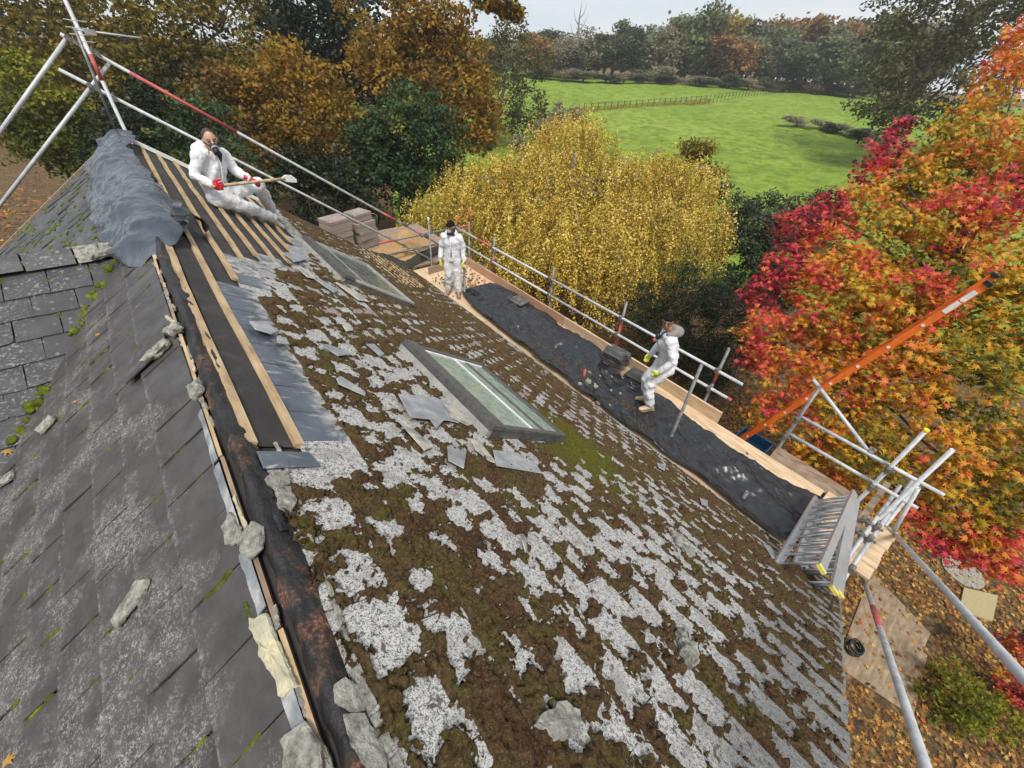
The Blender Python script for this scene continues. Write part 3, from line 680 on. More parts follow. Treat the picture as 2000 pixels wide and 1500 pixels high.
# mortar left bedded along both sides of the ridge (still part of the roof)
bed = []
y = YN + .05
while y < 4.1:
    ln = random.uniform(.07, .2)
    if 1.25 < y < 1.62 or .85 < y < 1.05: y += ln; continue
    bed.append((-.165 + random.gauss(0, .006), y, ln * .9, random.uniform(.012, .024), .009)); y += ln + (random.uniform(.0, .1) if y < 1.9 else 0.01)
for (yl, dx_) in (((.40, .60, .80), 0), ):
    pass
for k, (x, y, ln, wd_, th) in enumerate(bed):
    R = Matrix.Rotation(random.gauss(0, .08), 3, 'Z')
    chunk([(-wd_ / 2, 0), (wd_ / 2, .01), (wd_ / 2 * .9, ln), (-wd_ / 2 * .8, ln * .95)], th + random.uniform(0, .01), R, Vector((x, y, H - RD0 - .035 + random.uniform(0, .012))), k, 'mortar' if k % 4 else 'yellow_mortar', 'mortar_bed', house)
y = -.3
k = 0
while y < 1.5:
    ln = random.uniform(.08, .18); x = np.interp(y, [-.3, .4, 1.0, 1.5], [-.055, -.052, -.012, .01])
    wd_ = np.interp(y, [-.3, .5, .52, 1.5], [.036, .030, .012, .014])
    chunk([(-wd_ / 2, 0), (wd_ / 2, .01), (wd_ / 2 * .9, ln), (-wd_ / 2 * .8, ln * .96)], random.uniform(.010, .014), FR, roofP(x, y, .016), 200 + k, 'mortar', 'mortar_bed', house); y += ln + .004; k += 1
# lead offcut and slate at the near end of the stripped strip
pl, c = quad_on_roof([(500, 882), (604, 884), (628, 912), (514, 916)], .03); chunk(pl, .006, FR, c, 9, 'clean_slate', 'slate', house, .05)

# wing ridge tiles: angular stone-grey pieces
x = -.52; k = 0
while x > -8:
    ln = .30 if k else .16; m = MB(); R = Matrix.Rotation(random.gauss(0, .02), 3, 'Y') @ Matrix.Rotation(random.gauss(0, .02), 3, 'Z')
    pr = [(-.13, -.035), (-.045, .028), (0, .055), (.045, .028), (.13, -.035), (.11, -.042), (0, .035), (-.11, -.042)]
    poly = [(a, b) for a, b in pr]
    RR = R @ Matrix(((0, 0, -1), (1, 0, 0), (0, 1, 0)))        # polygon (Y,Z), extruded towards -X
    m.prism(list(reversed(poly)), 0, ln - .012, RR, (x, WY, H - WD + random.uniform(.022, .036))); m.mk('ridge_tile', MT['mortar' if k == 0 else 'wing_slate'], house); x -= ln; k += 1
chunk([(-.10, -.12), (.10, -.10), (.12, .08), (.02, .14), (-.10, .10)], .05, Matrix.Rotation(.2, 3, 'Z'), Vector((-.50, WY - .03, H - WD + .0)), 55, 'mortar', 'ridge_mortar', house)
# far barge of left slope
m = MB(); m.bar(leftP(-.15, YF + .02, .01), leftP(XL, YF + .02, .01), .07, .07, (-SP, 0, CP)); m.mk('verge_strip', MT['old_wood'], house)

# ---- rooflights (parts of the house)
def skylight(x0, y0, x1, y1, hgt, blind):
    sx0, sx1 = (x0 - RX0) / CP, (x1 - RX0) / CP; S_, Y_ = sx1 - sx0, y1 - y0
    org = roofP(x0, y0, .0)
    def P(s, y, n): return org + FR @ Vector((s, y, n))
    def slab(m, sa, ya, na, sb, yb, nb): m.add([P(s, y, n) for n in (na, nb) for s, y in ((sa, ya), (sb, ya), (sb, yb), (sa, yb))], [[3, 2, 1, 0], [4, 5, 6, 7], [0, 1, 5, 4], [1, 2, 6, 5], [2, 3, 7, 6], [3, 0, 4, 7]])
    m = MB(); fw = .085
    slab(m, 0, 0, 0, .05, Y_, hgt); root = m.mk('skylight', MT['zinc'], house)
    m = MB(); slab(m, .052, 0, 0, S_, .06, hgt * .92); slab(m, .052, Y_ - .06, 0, S_, Y_, hgt * .92); slab(m, S_ - .05, .062, 0, S_, Y_ - .062, hgt * .8); m.mk('kerb', MT['frame_grey'], root)
    m = MB(); slab(m, .03, -.012, hgt + .002, .17, Y_ + .012, hgt + .04); slab(m, .0, -.006, hgt - .012, .048, Y_ + .006, hgt + .003); m.mk('hood', MT['frame_grey'], root)
    m = MB(); zf = hgt * .96
    slab(m, .172, -.005, zf, S_ + .01, .05, zf + .028); slab(m, .172, Y_ - .05, zf, S_ + .01, Y_ + .005, zf + .028); slab(m, S_ - .04, .052, zf, S_ + .01, Y_ - .052, zf + .025); m.mk('frame', MT['frame_grey'] if not blind else MT['zinc'], root)
    m = MB(); slab(m, .15, .05, zf - .006, S_ - .04, Y_ - .05, zf + .006); m.mk('pane', MT['old_glass' if blind else 'dusty_glass'], root)
    if not blind:
        sm = .17 + (S_ - .21) * .52
        m = MB(); slab(m, sm, .05, zf + .007, sm + .022, Y_ - .05, zf + .012); m.mk('glazing_bar_or_gap', MT['white_paint'], root)
        m = MB(); slab(m, sm + .16, .05, zf + .007, sm + .215, Y_ - .05, zf + .010); m.mk('glazing_bar_or_gap', MT['frame_grey'], root)  # painted strip standing in for the dark gap inside the window
        m = MB(); slab(m, .172, Y_ - .075, zf + .007, S_ - .042, Y_ - .056, zf + .016); m.mk('glazing_bar_or_gap', MT['white_paint'], root)
    else:
        sm = .17 + (S_ - .21) * .22; m = MB(); slab(m, sm, .05, zf + .007, sm + .02, Y_ - .05, zf + .011); m.mk('glazing_bar_or_gap', MT['zinc'], root)
skylight(*SKY1, .095, False); skylight(*SKY2, .09, True)
# ------------------------------------------------------------------ scaffold
scaf = thing('scaffold', (6.2, 4, 0), 'galvanised tube scaffold with boarded walkway along the eaves and raking gable rails', 'scaffold')
TR = .0245
PD = 4.70
_cp = MB(); _cp.tube((0, 0, -.032), (0, 0, .032), .034, 10); _cp.box((.045, 0, 0), (.05, .035, .05)); _cp.tube((.05, -.05, .0), (.05, .05, .0), .009, 6); _cp.box((.05, .055, 0), (.026, .02, .026)); _cp.tube((.075, 0, -.04), (.075, 0, .04), .033, 8)
_cpm = bpy.data.meshes.new('coupler'); _cpm.from_pydata([tuple(p) for p in _cp.v], [], _cp.f); _cpm.materials.append(MT['coupler'])
def coupler(p, axis, toward):
    z = Vector(axis).normalized(); x = Vector(toward); x = (x - z * x.dot(z)).normalized(); y = z.cross(x)
    o = bpy.data.objects.new('coupler', _cpm); link(o, scaf); Mx = Matrix((x, y, z)).transposed().to_4x4(); Mx.translation = p; o.matrix_basis = Mx
def tube(name, a, b, mat='galvanised', red=None, r=TR):
    m = MB(); m.tube(a, b, r, 12, True); o = m.mk(name, MT[mat], scaf, True)
    o.data.polygons.foreach_set('use_smooth', [len(p.vertices) == 4 for p in o.data.polygons])
    if red:
        a, b = Vector(a), Vector(b)
        for f0, f1 in red:
            q = MB(); q.tube(a.lerp(b, f0), a.lerp(b, f1), r + .0012, 12); q.mk('paint_band', MT['red_paint'], o, True)
    return o
XO = 6.14; XI = 5.02; XRL = 6.08
# outer standards: (Y, top D, material, red bands)
for y, dt, mt, red in ((9.75, 3.55, 'old_tube', [(.955, 1.0)]), (8.10, 3.62, 'old_tube', [(.84, .915)]), (5.95, 3.62, 'old_tube', None), (3.98, 3.55, 'old_tube', [(.80, .93)]),
                       (1.97, 3.45, 'old_tube', [(.885, .93)]), (.68, 3.34, 'old_tube', None), (-.46, 3.25, 'galvanised', None)):
    tube('standard', V3(XO, y, H - .02), V3(XO, y, dt), mt, red)
    for d in (3.86, 4.23) if y > 1 else (3.94, 4.30): coupler(V3(XO, y, d), (0, 0, 1), (-1, 0, 0))
tube('standard', V3(5.86, -.72, H - .02), V3(5.86, -.72, 3.17))
tube('standard', V3(6.5, 9.75, H - .02), V3(6.5, 9.75, 3.4), 'old_tube', [(.94, 1.0)])
# inner standards and stubs through the boards
for y, x, dt, mt, red in ((9.72, 5.24, 3.50, 'old_tube', None), (7.80, 5.05, 4.05, 'old_tube', None), (5.67, 4.99, 4.53, 'old_tube', None), (3.69, 4.93, 4.42, 'old_tube', [(.945, 1.0)]),
                          (1.84, 5.00, 3.22, 'old_tube', None), (.55, 4.86, 4.52, 'old_tube', None)):
    tube('standard', V3(x, y, H - .02), V3(x, y, dt), mt, red)
m = MB(); m.tube(V3(XO, -.46, 3.262), V3(XO, -.46, 3.235), .030, 12); m.mk('end_cap', MT['yellow_cap'], scaf)
m = MB(); m.tube(V3(5.24, 9.72, 3.53), V3(5.24, 9.72, 3.47), .029, 12); m.mk('end_cap', MT['white_paint'], scaf)
# long guard rails
tube('guard_rail', V3(XRL, 9.9, 3.86), V3(XRL, 5.98, 3.86), red=[(.30, .46)]); tube('guard_rail', V3(XRL, 5.96, 3.855), V3(XRL, 1.54, 3.865))
tube('guard_rail', V3(XRL, 9.9, 4.23), V3(XRL, 5.9, 4.23)); tube('guard_rail', V3(XRL, 5.88, 4.235), V3(XRL, 1.58, 4.22), red=[(.985, 1.0)])
for y in (5.97,): m = MB(); m.tube(V3(XRL, y - .07, 3.858), V3(XRL, y + .07, 3.858), .0275, 12); m.mk('sleeve', MT['coupler'], scaf, True)
# near end rails and brace
tube('guard_rail', V3(6.2, .78, 3.945), V3(6.2, -1.02, 3.945), red=[(0, .04)]); tube('guard_rail', V3(6.2, .72, 4.30), V3(6.2, -.95, 4.30))
tube('brace', on_X(1588, 741, 6.32), on_X(1708, 897, 6.24)); coupler(on_X(1700, 884, 6.22), (0, 1, 0), (1, 0, .1))
# far end rails
tube('guard_rail', V3(3.90, 9.9, 3.94), V3(6.7, 9.9, 3.93), 'old_tube', red=[(.0, .16), (.78, 1.0)]); tube('guard_rail', V3(4.10, 9.9, 4.27), V3(5.75, 9.9, 4.27), 'old_tube')
for p in ((5.06, 3.90), (4.98, 4.30), (5.24, 3.93), (5.24, 4.27)): coupler(V3(p[0], 9.85, p[1]), (1, 0, 0), (0, -1, 0))
# raking rails of the far gable
YR = 9.95
def gy(u, v, Y=YR): return on_Y(u, v, Y)
tube('raking_rail', gy(117, 66), gy(868, 483), red=[(.10, .30), (.72, .78), (.86, .93)]); tube('raking_rail', gy(114, 135), gy(850, 511))
tube('raking_rail', gy(-60, 342), gy(131, 74)); tube('raking_rail', gy(-60, 479), gy(213, 124))
for u, v in ((131, 73), (176, 97), (174, 166), (212, 187), (790, 437), (786, 478)): coupler(gy(u, v, 9.9), (0, 1, 0), (1, 0, -.7))
tube('standard', V3(0.0, 9.86, H - .02), V3(0.0, 9.86, -.9), red=[(.845, .875)])
tube('standard', V3(-3.6, 9.95, H - .02), V3(-3.6, 9.95, 2.9)); 
# raking rails of the near gable, rising past the eye
tube('raking_rail', on_Y(1676, 1098, -.98), V3(-.2, -.98, .98), red=[(.33, .42)]); tube('raking_rail', on_Y(1733, 1026, -.98), V3(.15, -.98, .55))
tube('standard', V3(.1, -1.03, H - .02), V3(.1, -1.03, .3)); coupler(on_Y(1738, 1034, -.95), (0, 1, 0), (1, 0, -.7))
# transoms across the near end
tube('transom', V3(4.55, -.74, 4.52), V3(6.95, -.80, 4.46)); tube('transom', V3(4.62, -.665, 4.52), V3(6.7, -.72, 4.47))
for x in (4.72, 5.35, 5.62): 
    coupler(V3(x, -.74, 4.50), (1, 0, 0), (0, 0, 1)); coupler(V3(x + .03, -.665, 4.5), (1, 0, 0), (0, 1, .4))
tube('ledger', V3(6.0, -.78, 3.9), V3(6.0, -.98, 4.9)); tube('ledger', V3(7.35, -.9, 4.55), V3(5.4, -.85, 5.15))
for y in (9.6, 8.05, 5.9, 3.93, 1.92, .62, -.5): tube('transom', V3(4.5, y, PD + .085), V3(6.45, y, PD + .085), 'old_tube')
tube('ledger', V3(XO - .06, 10.0, PD + .14), V3(XO - .06, -1.0, PD + .14), 'old_tube'); tube('ledger', V3(4.95, 10, PD + .14), V3(4.95, -.7, PD + .14), 'old_tube')
# boards
bw = .225
for k in range(6):
    x = 4.62 + k * (bw + .006) + bw / 2
    for (ya, yb) in ((-.10, 3.2), (3.22, 6.4), (6.42, 9.6)):
        m = MB(); m.box(V3(x, (ya + yb) / 2, PD + .02 + random.uniform(0, .006)), (bw, yb - ya, .038)); m.mk('platform_board', MT['new_wood'], scaf)
for k in range(5):
    x = 5.10 + k * .215; e = -.95 - .012 * k + random.uniform(-.03, .03)
    m = MB(); m.box(V3(x, (e - .14) / 2, PD - .005 + .004 * k), (.208, -.14 - e, .036), Matrix.Rotation(random.gauss(0, .01), 3, 'Z')); m.mk('platform_board', MT['new_wood'], scaf)
for y in (-.35, -.55): 
    m = MB(); m.box(V3(4.85, y, PD - .0), (.9, .19, .036), Matrix.Rotation(.05, 3, 'Z')); m.mk('platform_board', MT['old_wood'], scaf)
# toe boards
for a, b, mt in ((9.2, 5.35, 'pink_wood'), (5.33, 1.60, 'new_wood')):
    m = MB(); m.bar(V3(6.02, a, 4.595), V3(6.02, b, 4.595), .036, .23); m.mk('toe_board', MT[mt], scaf)
m = MB(); m.bar(V3(6.10, .70, 4.66), V3(6.08, -.36, 4.66), .04, .21, (.75, 0, 1)); m.mk('toe_board', MT['old_wood'], scaf)
m = MB(); m.bar(V3(4.85, 9.18, 4.62), V3(5.95, 9.28, 4.62), .036, .20); m.mk('toe_board', MT['old_wood'], scaf)
m = MB(); m.bar(V3(4.95, -.58, 4.62), V3(6.65, -.60, 4.50), .07, .036, (0, .3, 1)); m.mk('toe_board', MT['old_wood'], scaf)
# loading bay deck beyond the gable
for k in range(13):
    y = 9.95 + k * .235; m = MB(); m.box(V3(4.7, y, PD + .04), (3.6, .225, .038)); m.mk('platform_board', MT['old_wood'], scaf)
for x in (3.1, 6.3):
    for y in (10.2, 12.8): tube('standard', V3(x, y, H - .02), V3(x, y, 4.62), 'old_tube')
for x in (3.1, 6.3): tube('ledger', V3(x, 9.9, PD + .12), V3(x, 13.1, PD + .12), 'old_tube')

# ------------------------------------------------------------------ plastic sheets
def ridged(x, y, s): return 1 - np.abs(fbm(x, y, 3, s) - .5) * 2
def crumple(x, y, f, s):
    a = ridged(x * f + fbm(x * 2, y * 2, 2, s) * 1.2, y * f * .6, s) ** 5; b = ridged(x * f * .7 + 3, y * f * 1.4 + fbm(x, y, 2, s) * 2, s + 1) ** 6
    return np.maximum(a, b)
def creases(x, y, seed, n=9, f=1.5, pw=1.5):
    r = np.random.default_rng(seed); z = 0
    for i in range(n):
        a = r.uniform(0, math.pi); k = f * r.uniform(.7, 2.6); wx = fbm(x * .9 + i * 3.1, y * .9, 2, i) * 1.6
        t_ = np.abs(((x * math.cos(a) + y * math.sin(a)) * k + wx + r.random()) % 1.0 - .5) * 2
        z = z + (1 - t_) ** pw / k ** .8 * np.clip((fbm(x * .8 + i * 7.7, y * .8 + i, 2, i + 1) - .38) * 5, 0, 1)
    return z / n * 5.0
def clothgrid(name, P, mat, parent=None, th=.004):
    n, k, _ = P.shape; idx = np.arange(n * k).reshape(n, k)
    F = np.stack([idx[:-1, :-1], idx[1:, :-1], idx[1:, 1:], idx[:-1, 1:]], -1).reshape(-1, 4)
    o = mk(name, P.reshape(-1, 3), F, mat, parent, smooth=True)
    md = o.modifiers.new('thick', 'SOLIDIFY'); md.thickness = th; md.offset = -1; return o
yy = np.arange(-.13, 7.86, .022); q = np.linspace(0, 1, 64)
Y, Q = np.meshgrid(yy, q, indexing='ij')
lo = np.interp(yy, [-.13, .9, 2.9, 4.9, 7.0, 7.86], [4.60, 4.62, 4.60, 4.62, 4.72, 4.98]) + (fbm(yy * 2, yy * 0, 3) - .5) * .10
hi = np.interp(yy, [-.13, .9, 1.83, 2.4, 3.0, 3.45, 4.0, 4.72, 7.1, 7.60, 7.86], [5.74, 5.53, 5.60, 5.72, 5.50, 5.42, 5.80, 5.87, 5.97, 5.75, 5.15]) + (fbm(yy * 3, yy * 0 + 4, 3) - .5) * .08
Xs = lo[:, None] + (hi - lo)[:, None] * Q
z = .012 + .10 * creases(Xs, Y * .7, 5, 12, 1.0, 3.5) + .085 * creases(Xs, Y, 9, 12, 2.4, 3) + .05 * np.maximum(0, fbm(Xs * 2.2, Y * 1.1, 3, 2) - .45)
z = z + .10 * np.exp(-((Y - 7.55) / .28) ** 2) * (Q > .35) + .09 * np.exp(-((Q - 1) / .05) ** 2) * np.exp(-((Y - 3.2) / .8) ** 2) + .06 * np.exp(-((Q) / .06) ** 2)
P = np.stack([Xs, Y, H - PD + z], -1)
_bs = P.reshape(-1, 3).copy()
def sheet_top(x, y):
    d = (_bs[:, 0] - x) ** 2 + (_bs[:, 1] - y) ** 2; i = d.argmin(); return float(_bs[i, 2]) if d[i] < .01 else H - PD + .02
bs = clothgrid('plastic_sheet', P, MT['black_sheet']); tag(bs, 'long black plastic sheet crumpled over the scaffold boards along the eaves', 'plastic sheet')
# grey sheet over the far ridge
def ridgeP(a, y, lift):                                         # a: signed distance across the ridge along the slopes
    xx = a * CP; dd = RD0 + TP * np.sqrt(xx * xx + .004)
    nx = np.tanh(a / .08) * SP
    return RX0 + xx + nx * lift, y, H - dd + lift * .85
yy = np.arange(4.62, 9.62, .018); q = np.linspace(0, 1, 72)
Y, Q = np.meshgrid(yy, q, indexing='ij')
la = np.interp(yy, [3.95, 4.3, 5.3, 6.0, 6.8, 8.4, 9.62], [-.30, -.33, -.48, -.50, -.52, -.44, -.12]); ra = np.interp(yy, [3.95, 4.4, 5.3, 5.6, 6.7, 8.0, 9.62], [.18, .20, .24, .20, .14, .06, .17])
A = la[:, None] + (ra - la)[:, None] * Q + (fbm(Y * 2.4, Q * 2, 3, 1) - .5) * .10
lift = .014 + .075 * creases(A * 1.2, Y, 3, 12, 1.1, 1.4) + .065 * creases(A * 1.1, Y, 13, 12, 2.8, 1.8) + .04 * np.maximum(0, fbm(A * 3, Y * 1.3, 3, 3) - .45)
lift = lift + .07 * np.clip((5.55 - Y) / .5, 0, 1) * np.clip((Y - 5.05) / .04, 0, 1) * (Q > .12)
lift = lift + .02 * np.exp(-(A / .10) ** 2)
gx, gyv, gz = ridgeP(A, Y, lift)
gz = np.where(Y > YF + .1, np.minimum(gz, H - RD0 - .02 - (Y - YF) * .1), gz)
gs = clothgrid('grey_tarpaulin', np.stack([gx, gyv, gz], -1), MT['grey_sheet'], None, .003); tag(gs, 'crumpled shiny grey plastic tarpaulin covering the far end of the ridge', 'tarpaulin')
# its gathered near end: a bunched fold with a dark flap
yy = np.linspace(3.97, 5.25, 116); q = np.linspace(0, 1, 70); Y, Q = np.meshgrid(yy, q, indexing='ij')
la = np.interp(yy, [4.02, 4.15, 4.6, 5.25], [-.20, -.28, -.39, -.46]); ra = np.interp(yy, [4.02, 4.12, 4.4, 4.8, 5.25], [.02, .08, .18, .25, .25])
A = la[:, None] + (ra - la)[:, None] * Q
lift = .02 + .045 * np.sin(math.pi * Q) ** .6 * np.sin(np.clip((Y - 4.0) / .5, 0, 1) * math.pi / 2) ** .6 + .13 * creases(A * 1.6 + 2, Y * 1.3, 8, 12, 1.4, 1.5) * np.clip((Y - 4.0) / .3, .1, 1)
lift = .012 + .035 * np.exp(-(A / .16) ** 2) + (lift - .008) * np.clip((Y - 3.97) / .45, 0, 1)
gx, gyv, gz = ridgeP(A, Y, lift)
fold = clothgrid('bunched_fold', np.stack([gx, gyv, gz], -1), MT['grey_sheet'], gs, .003)
n = 46; yy = np.linspace(0, 1, n); q = np.linspace(0, 1, 40); U, Q = np.meshgrid(yy, q, indexing='ij')
A = .11 + .33 * U; Yf = 4.52 + .26 * Q * (1 - U * .85) + .45 * U + (fbm(U * 4, Q * 3, 3) - .5) * .06
lift = .085 + .03 * (1 - U) + .05 * np.sin(U * 3 + Q) + .08 * creases(U * .7, Q * .4, 4, 8, 2) - .05 * U ** 3
gx, gyv, gz = ridgeP(A, Yf, lift)
clothgrid('turned_flap', np.stack([gx, gyv, gz], -1), MT['sheet_inside'], gs, .003)

# ------------------------------------------------------------------ television aerial on the far gable
ae = thing('tv_aerial', V3(-.05, 9.2, 1.5), 'thin television aerial on a mast above the far ridge end', 'aerial')
m = MB(); m.tube(on_Y(226, 256, 9.2), on_Y(146, 56, 9.2), .017, 8); m.mk('mast', MT['old_tube'], ae, True)
m = MB(); m.tube(on_Y(143, 57, 9.2), on_Y(273, 74, 9.2), .011, 8); m.mk('boom', MT['galvanised'], ae, True)
for a, b in (((123, 37), (170, 43)), ((128, 52), (174, 57)), ((135, 66), (182, 70)), ((152, 80), (187, 83))):
    m = MB(); m.tube(on_Y(*a, 9.2), on_Y(*b, 9.2), .006, 6); m.mk('element', MT['galvanised'], ae, True)
m = MB(); m.box(on_Y(176, 63, 9.2), (.12, .05, .06)); m.mk('junction_box', MT['zinc'], ae)

# ------------------------------------------------------------------ ladders
def ladder_section(parent, a, b, off, n, mat, stile=(.028, .075), rung=.0155, feet=None, nrm=None, name=None, kind=0):
    """two stiles a->b and a+off->b+off with n rungs"""
    nv = (b - a).cross(off).normalized(); u = off.normalized()
    root = parent
    res = []
    for k in (0, 1):
        m = MB(); p, q_ = a + off * k, b + off * k
        if kind: 
            m.bar(p, q_, .008, stile[1], nv); 
            for s_ in (-1, 1): m.bar(p + nv * (stile[1] / 2 - .004) * s_ + u * (.016 if k == 0 else -.016), q_ + nv * (stile[1] / 2 - .004) * s_ + u * (.016 if k == 0 else -.016), .032, .008, nv)
        else: m.bar(p, q_, stile[0], stile[1], nv)
        st = m.mk('stile', MT[mat], root); res.append(st)
        if feet:
            d = (p - q_).normalized(); m = MB(); m.bar(p - d * .005, p + d * .03, stile[0] + .008, stile[1] + .008, nv); m.mk('foot', MT[feet], root)
    for i in range(n):
        f = (i + .45) / n; p = a.lerp(b, f); m = MB(); m.tube(p, p + off, rung, 10); m.mk('rung', MT['aluminium'], root, True)
    return res
al = thing('extension_ladder', V3(4.6, -.2, PD), 'folded aluminium extension ladder with yellow feet lying on its side by the near scaffold end', 'ladder')
import itertools
def sect(a0, a1, off, n):
    m = MB(); s0 = bpy.data.objects.new('section', None); link(s0, al); WORLD[s0.name] = Vector((0, 0, 0)) + WORLD[al.name] * 0
    ladder_section(s0, a0, a1, off, n, 'aluminium', (.026, .082), .0165, 'yellow_foot')
off1 = V3(0, -.245, -.40) - V3(0, 0, 0)
A0 = V3(3.50, -.165, 3.90); A1 = V3(5.42, -.08, 4.42)
sect(A0, A1, off1, 9)
sect(A0 + Vector((.20, -.20, -.33)), A1 + Vector((.16, -.02, -.16)), off1, 9)
sect(A0 + Vector((.27, -.27, -.36)), A1 + Vector((.2, -.10, -.2)), off1 * .92, 9)

og = thing('fibreglass_ladder', V3(6.6, 1.9, 0), 'tall bright orange fibreglass ladder rising past the outside of the scaffold into the red tree', 'ladder')
oa = on_X(1395, 893, 6.52); ob = on_X(1928, 556, 6.48)
d = (ob - oa).normalized(); t0 = (oa.z - .05) / d.z; base = oa - d * t0
offo = (on_X(1918, 548, 6.85) - ob); offo = Vector((.36, offo.y * .2, offo.z * .2)); offo -= d * offo.dot(d)
ladder_section(og, base, ob, offo, 20, 'orange_fibre', (.03, .072), .017, None, kind=1)
nv = d.cross(offo).normalized()
for f in (.995,):
    for k in (0, 1): m = MB(); m.bar(ob + offo * k - d * .01, ob + offo * k + d * .035, .038, .080, nv); m.mk('top_cap', MT['black_rubber'], og)
L = (ob - base).length; side = -offo.normalized()
for i in range(26):                                            # pale rung ends on the visible stile
    p = base + d * (L * (i + .45) / 20)
    if i < 20: m = MB(); m.tube(p + side * .002, p + side * .009, .019, 10); m.mk('rung_end', MT['white_paint'], og)
for a, b in ((.10, .24), (.26, .42)):
    m = MB(); m.bar(ob - d * a + side * .0065, ob - d * b + side * .0065, .003, .05, nv); m.mk('sticker', MT['white_paint'], og)

# ------------------------------------------------------------------ roof tiles stacked on the boards
def tile_profile(w_, r_):
    pts = []
    for i in range(9):
        f = i / 8; pts.append((-w_ / 2 + w_ * f, r_ * (1 if .30 < f < .70 else 0) * .6 + (.018 if f > .85 else 0)))
    return pts
def roof_tile(c, rot, label, group, prof='roll'):
    R = Matrix.Rotation(rot, 3, 'Z'); w_, l_ = .33, .42
    if prof == 'roll': pr = [(-.165, 0), (-.10, 0), (-.07, .05), (-.03, .062), (.01, .05), (.045, .004), (.12, 0), (.135, .02), (.165, .02)]
    else: pr = [(-.165, 0), (-.06, .004), (.06, .004), (.165, 0)]
    poly = pr + [(x, z - .020) for x, z in reversed(pr)]
    Q = R @ Matrix(((1, 0, 0), (0, 0, 1), (0, 1, 0)))
    m = MB(); m.prism(poly, -l_ / 2, l_ / 2, Q, c); o = m.mk('roof_tile', MT['tile_grey']); tag(o, label, 'roof tile', group); return o
names = ['bottom', 'second', 'third', 'fourth', 'fifth', 'top']
gcol = 'grey roof tiles stacked on the black sheet'
for k in range(6):
    lab = {0: 'lowest dark grey roof tile of the tall stack beside the toe board', 5: 'uppermost lichened roof tile of the tall stack beside the toe board'}.get(k, '%s roof tile from below in the tall stack beside the toe board' % names[k])
    roof_tile(Vector((5.70 + random.gauss(0, .008), 3.62 + random.gauss(0, .012), sheet_top(5.6, 3.62) + .02 + k * .045)), .10 + random.gauss(0, .02), lab, gcol)
for k in range(4):
    lab = {0: 'lowest roof tile of the low flat stack beside the standing man', 3: 'uppermost roof tile of the low flat stack beside the standing man'}.get(k, '%s roof tile from below in the low flat stack beside the standing man' % names[k])
    roof_tile(Vector((5.76 + random.gauss(0, .008), 3.10 + random.gauss(0, .012), H - PD + .06 + k * .032)), .08 + random.gauss(0, .02), lab, gcol, 'flat')
roof_tile(Vector((5.74, 6.55, sheet_top(5.74, 6.55) + .025)), .05, 'single dark grey roof tile holding the sheet against the pink toe board', gcol, 'flat')

# ------------------------------------------------------------------ packs of blocks and sand on the loading bay
gb = 'concrete blocks stacked on the loading bay'
def block(cx, cy, d0, k, lab, s=(.62, .55, .235), rot=.3):
    R = Matrix.Rotation(rot + random.gauss(0, .03), 3, 'Z'); c = V3(cx + random.gauss(0, .015), cy + random.gauss(0, .015), d0 - .236 * k - .12)
    m = MB()
    for j in range(3): m.box(c + R @ Vector((0, 0, (j - 1) * s[2] / 3)), (s[0] - (.014 if j == 1 else 0), s[1] - (.014 if j == 1 else 0), s[2] / 3 - .003), R)
    o = m.mk('concrete_block', MT['block']); tag(o, lab, 'block', gb)
for k in range(4):
    block(3.50, 11.70, PD, k, ['lowest block of the taller left stack, mostly hidden by the roof', 'second block from below in the taller left stack', 'third block from below in the taller left stack', 'topmost brownish grey block of the taller left stack by the gable'][k])
    if k < 3: block(4.27, 11.90, PD, k, ['lowest block of the right stack beside the sand', 'middle block of the right stack beside the sand', 'third block from below in the right stack beside the sand'][k])
block(4.25, 11.95, PD, 3, 'topmost brownish grey block of the right stack beside the sand', (.56, .48, .20))
sb = thing('sand_tray', V3(5.0, 10.6, PD), 'dark open tray holding sand beside the far scaffold corner', 'tray')
R = Matrix.Rotation(.38, 3, 'Z'); c = V3(4.95, 10.55, PD - .12)
for n_, p, s in (('floor_panel', (0, 0, -.10), (1.5, 1.15, .02)), ('side_panel', (0, -.585, .0), (1.52, .02, .24)), ('side_panel', (0, .585, .0), (1.52, .02, .24)), ('side_panel', (.75, 0, 0), (.02, 1.145, .24)), ('side_panel', (-.75, 0, 0), (.02, 1.145, .24))):
    m = MB(); m.box(c + R @ Vector(p), s, R); m.mk(n_, MT['frame_grey'], sb)
n = 40; gx = np.linspace(-.74, .74, n); gy_ = np.linspace(-.57, .57, n); GX, GY = np.meshgrid(gx, gy_, indexing='ij')
GZ = .12 + .50 * np.exp(-(GX / .45) ** 2 - (GY / .36) ** 2) + .05 * fbm(GX * 6, GY * 6, 4) - .03
Pp = np.stack([GX, GY, GZ], -1).reshape(-1, 3) @ np.array(R).T + np.array(c); idx = np.arange(n * n).reshape(n, n)
F = np.stack([idx[:-1, :-1], idx[1:, :-1], idx[1:, 1:], idx[:-1, 1:]], -1).reshape(-1, 4)
o = mk('sand', Pp, F, MT['sand'], smooth=True, kind='stuff'); tag(o, 'heap of yellow brown sand in the dark tray', 'sand')
bk = thing('bucket', V3(5.05, 13.0, PD), 'black bucket standing behind the stacked blocks', 'bucket')
m = MB(); m.path([V3(5.05, 13.0, PD), V3(5.05, 13.0, PD - .34)], [.13, .17], 14, cap=True); m.mk('pail', MT['black_rubber'], bk, True)
m = MB(); m.path([V3(5.05 + .17 * math.cos(a), 13.0, PD - .34 - .14 * math.sin(a)) for a in np.linspace(0, math.pi, 9)], .006, 6); m.mk('handle', MT['galvanised'], bk)

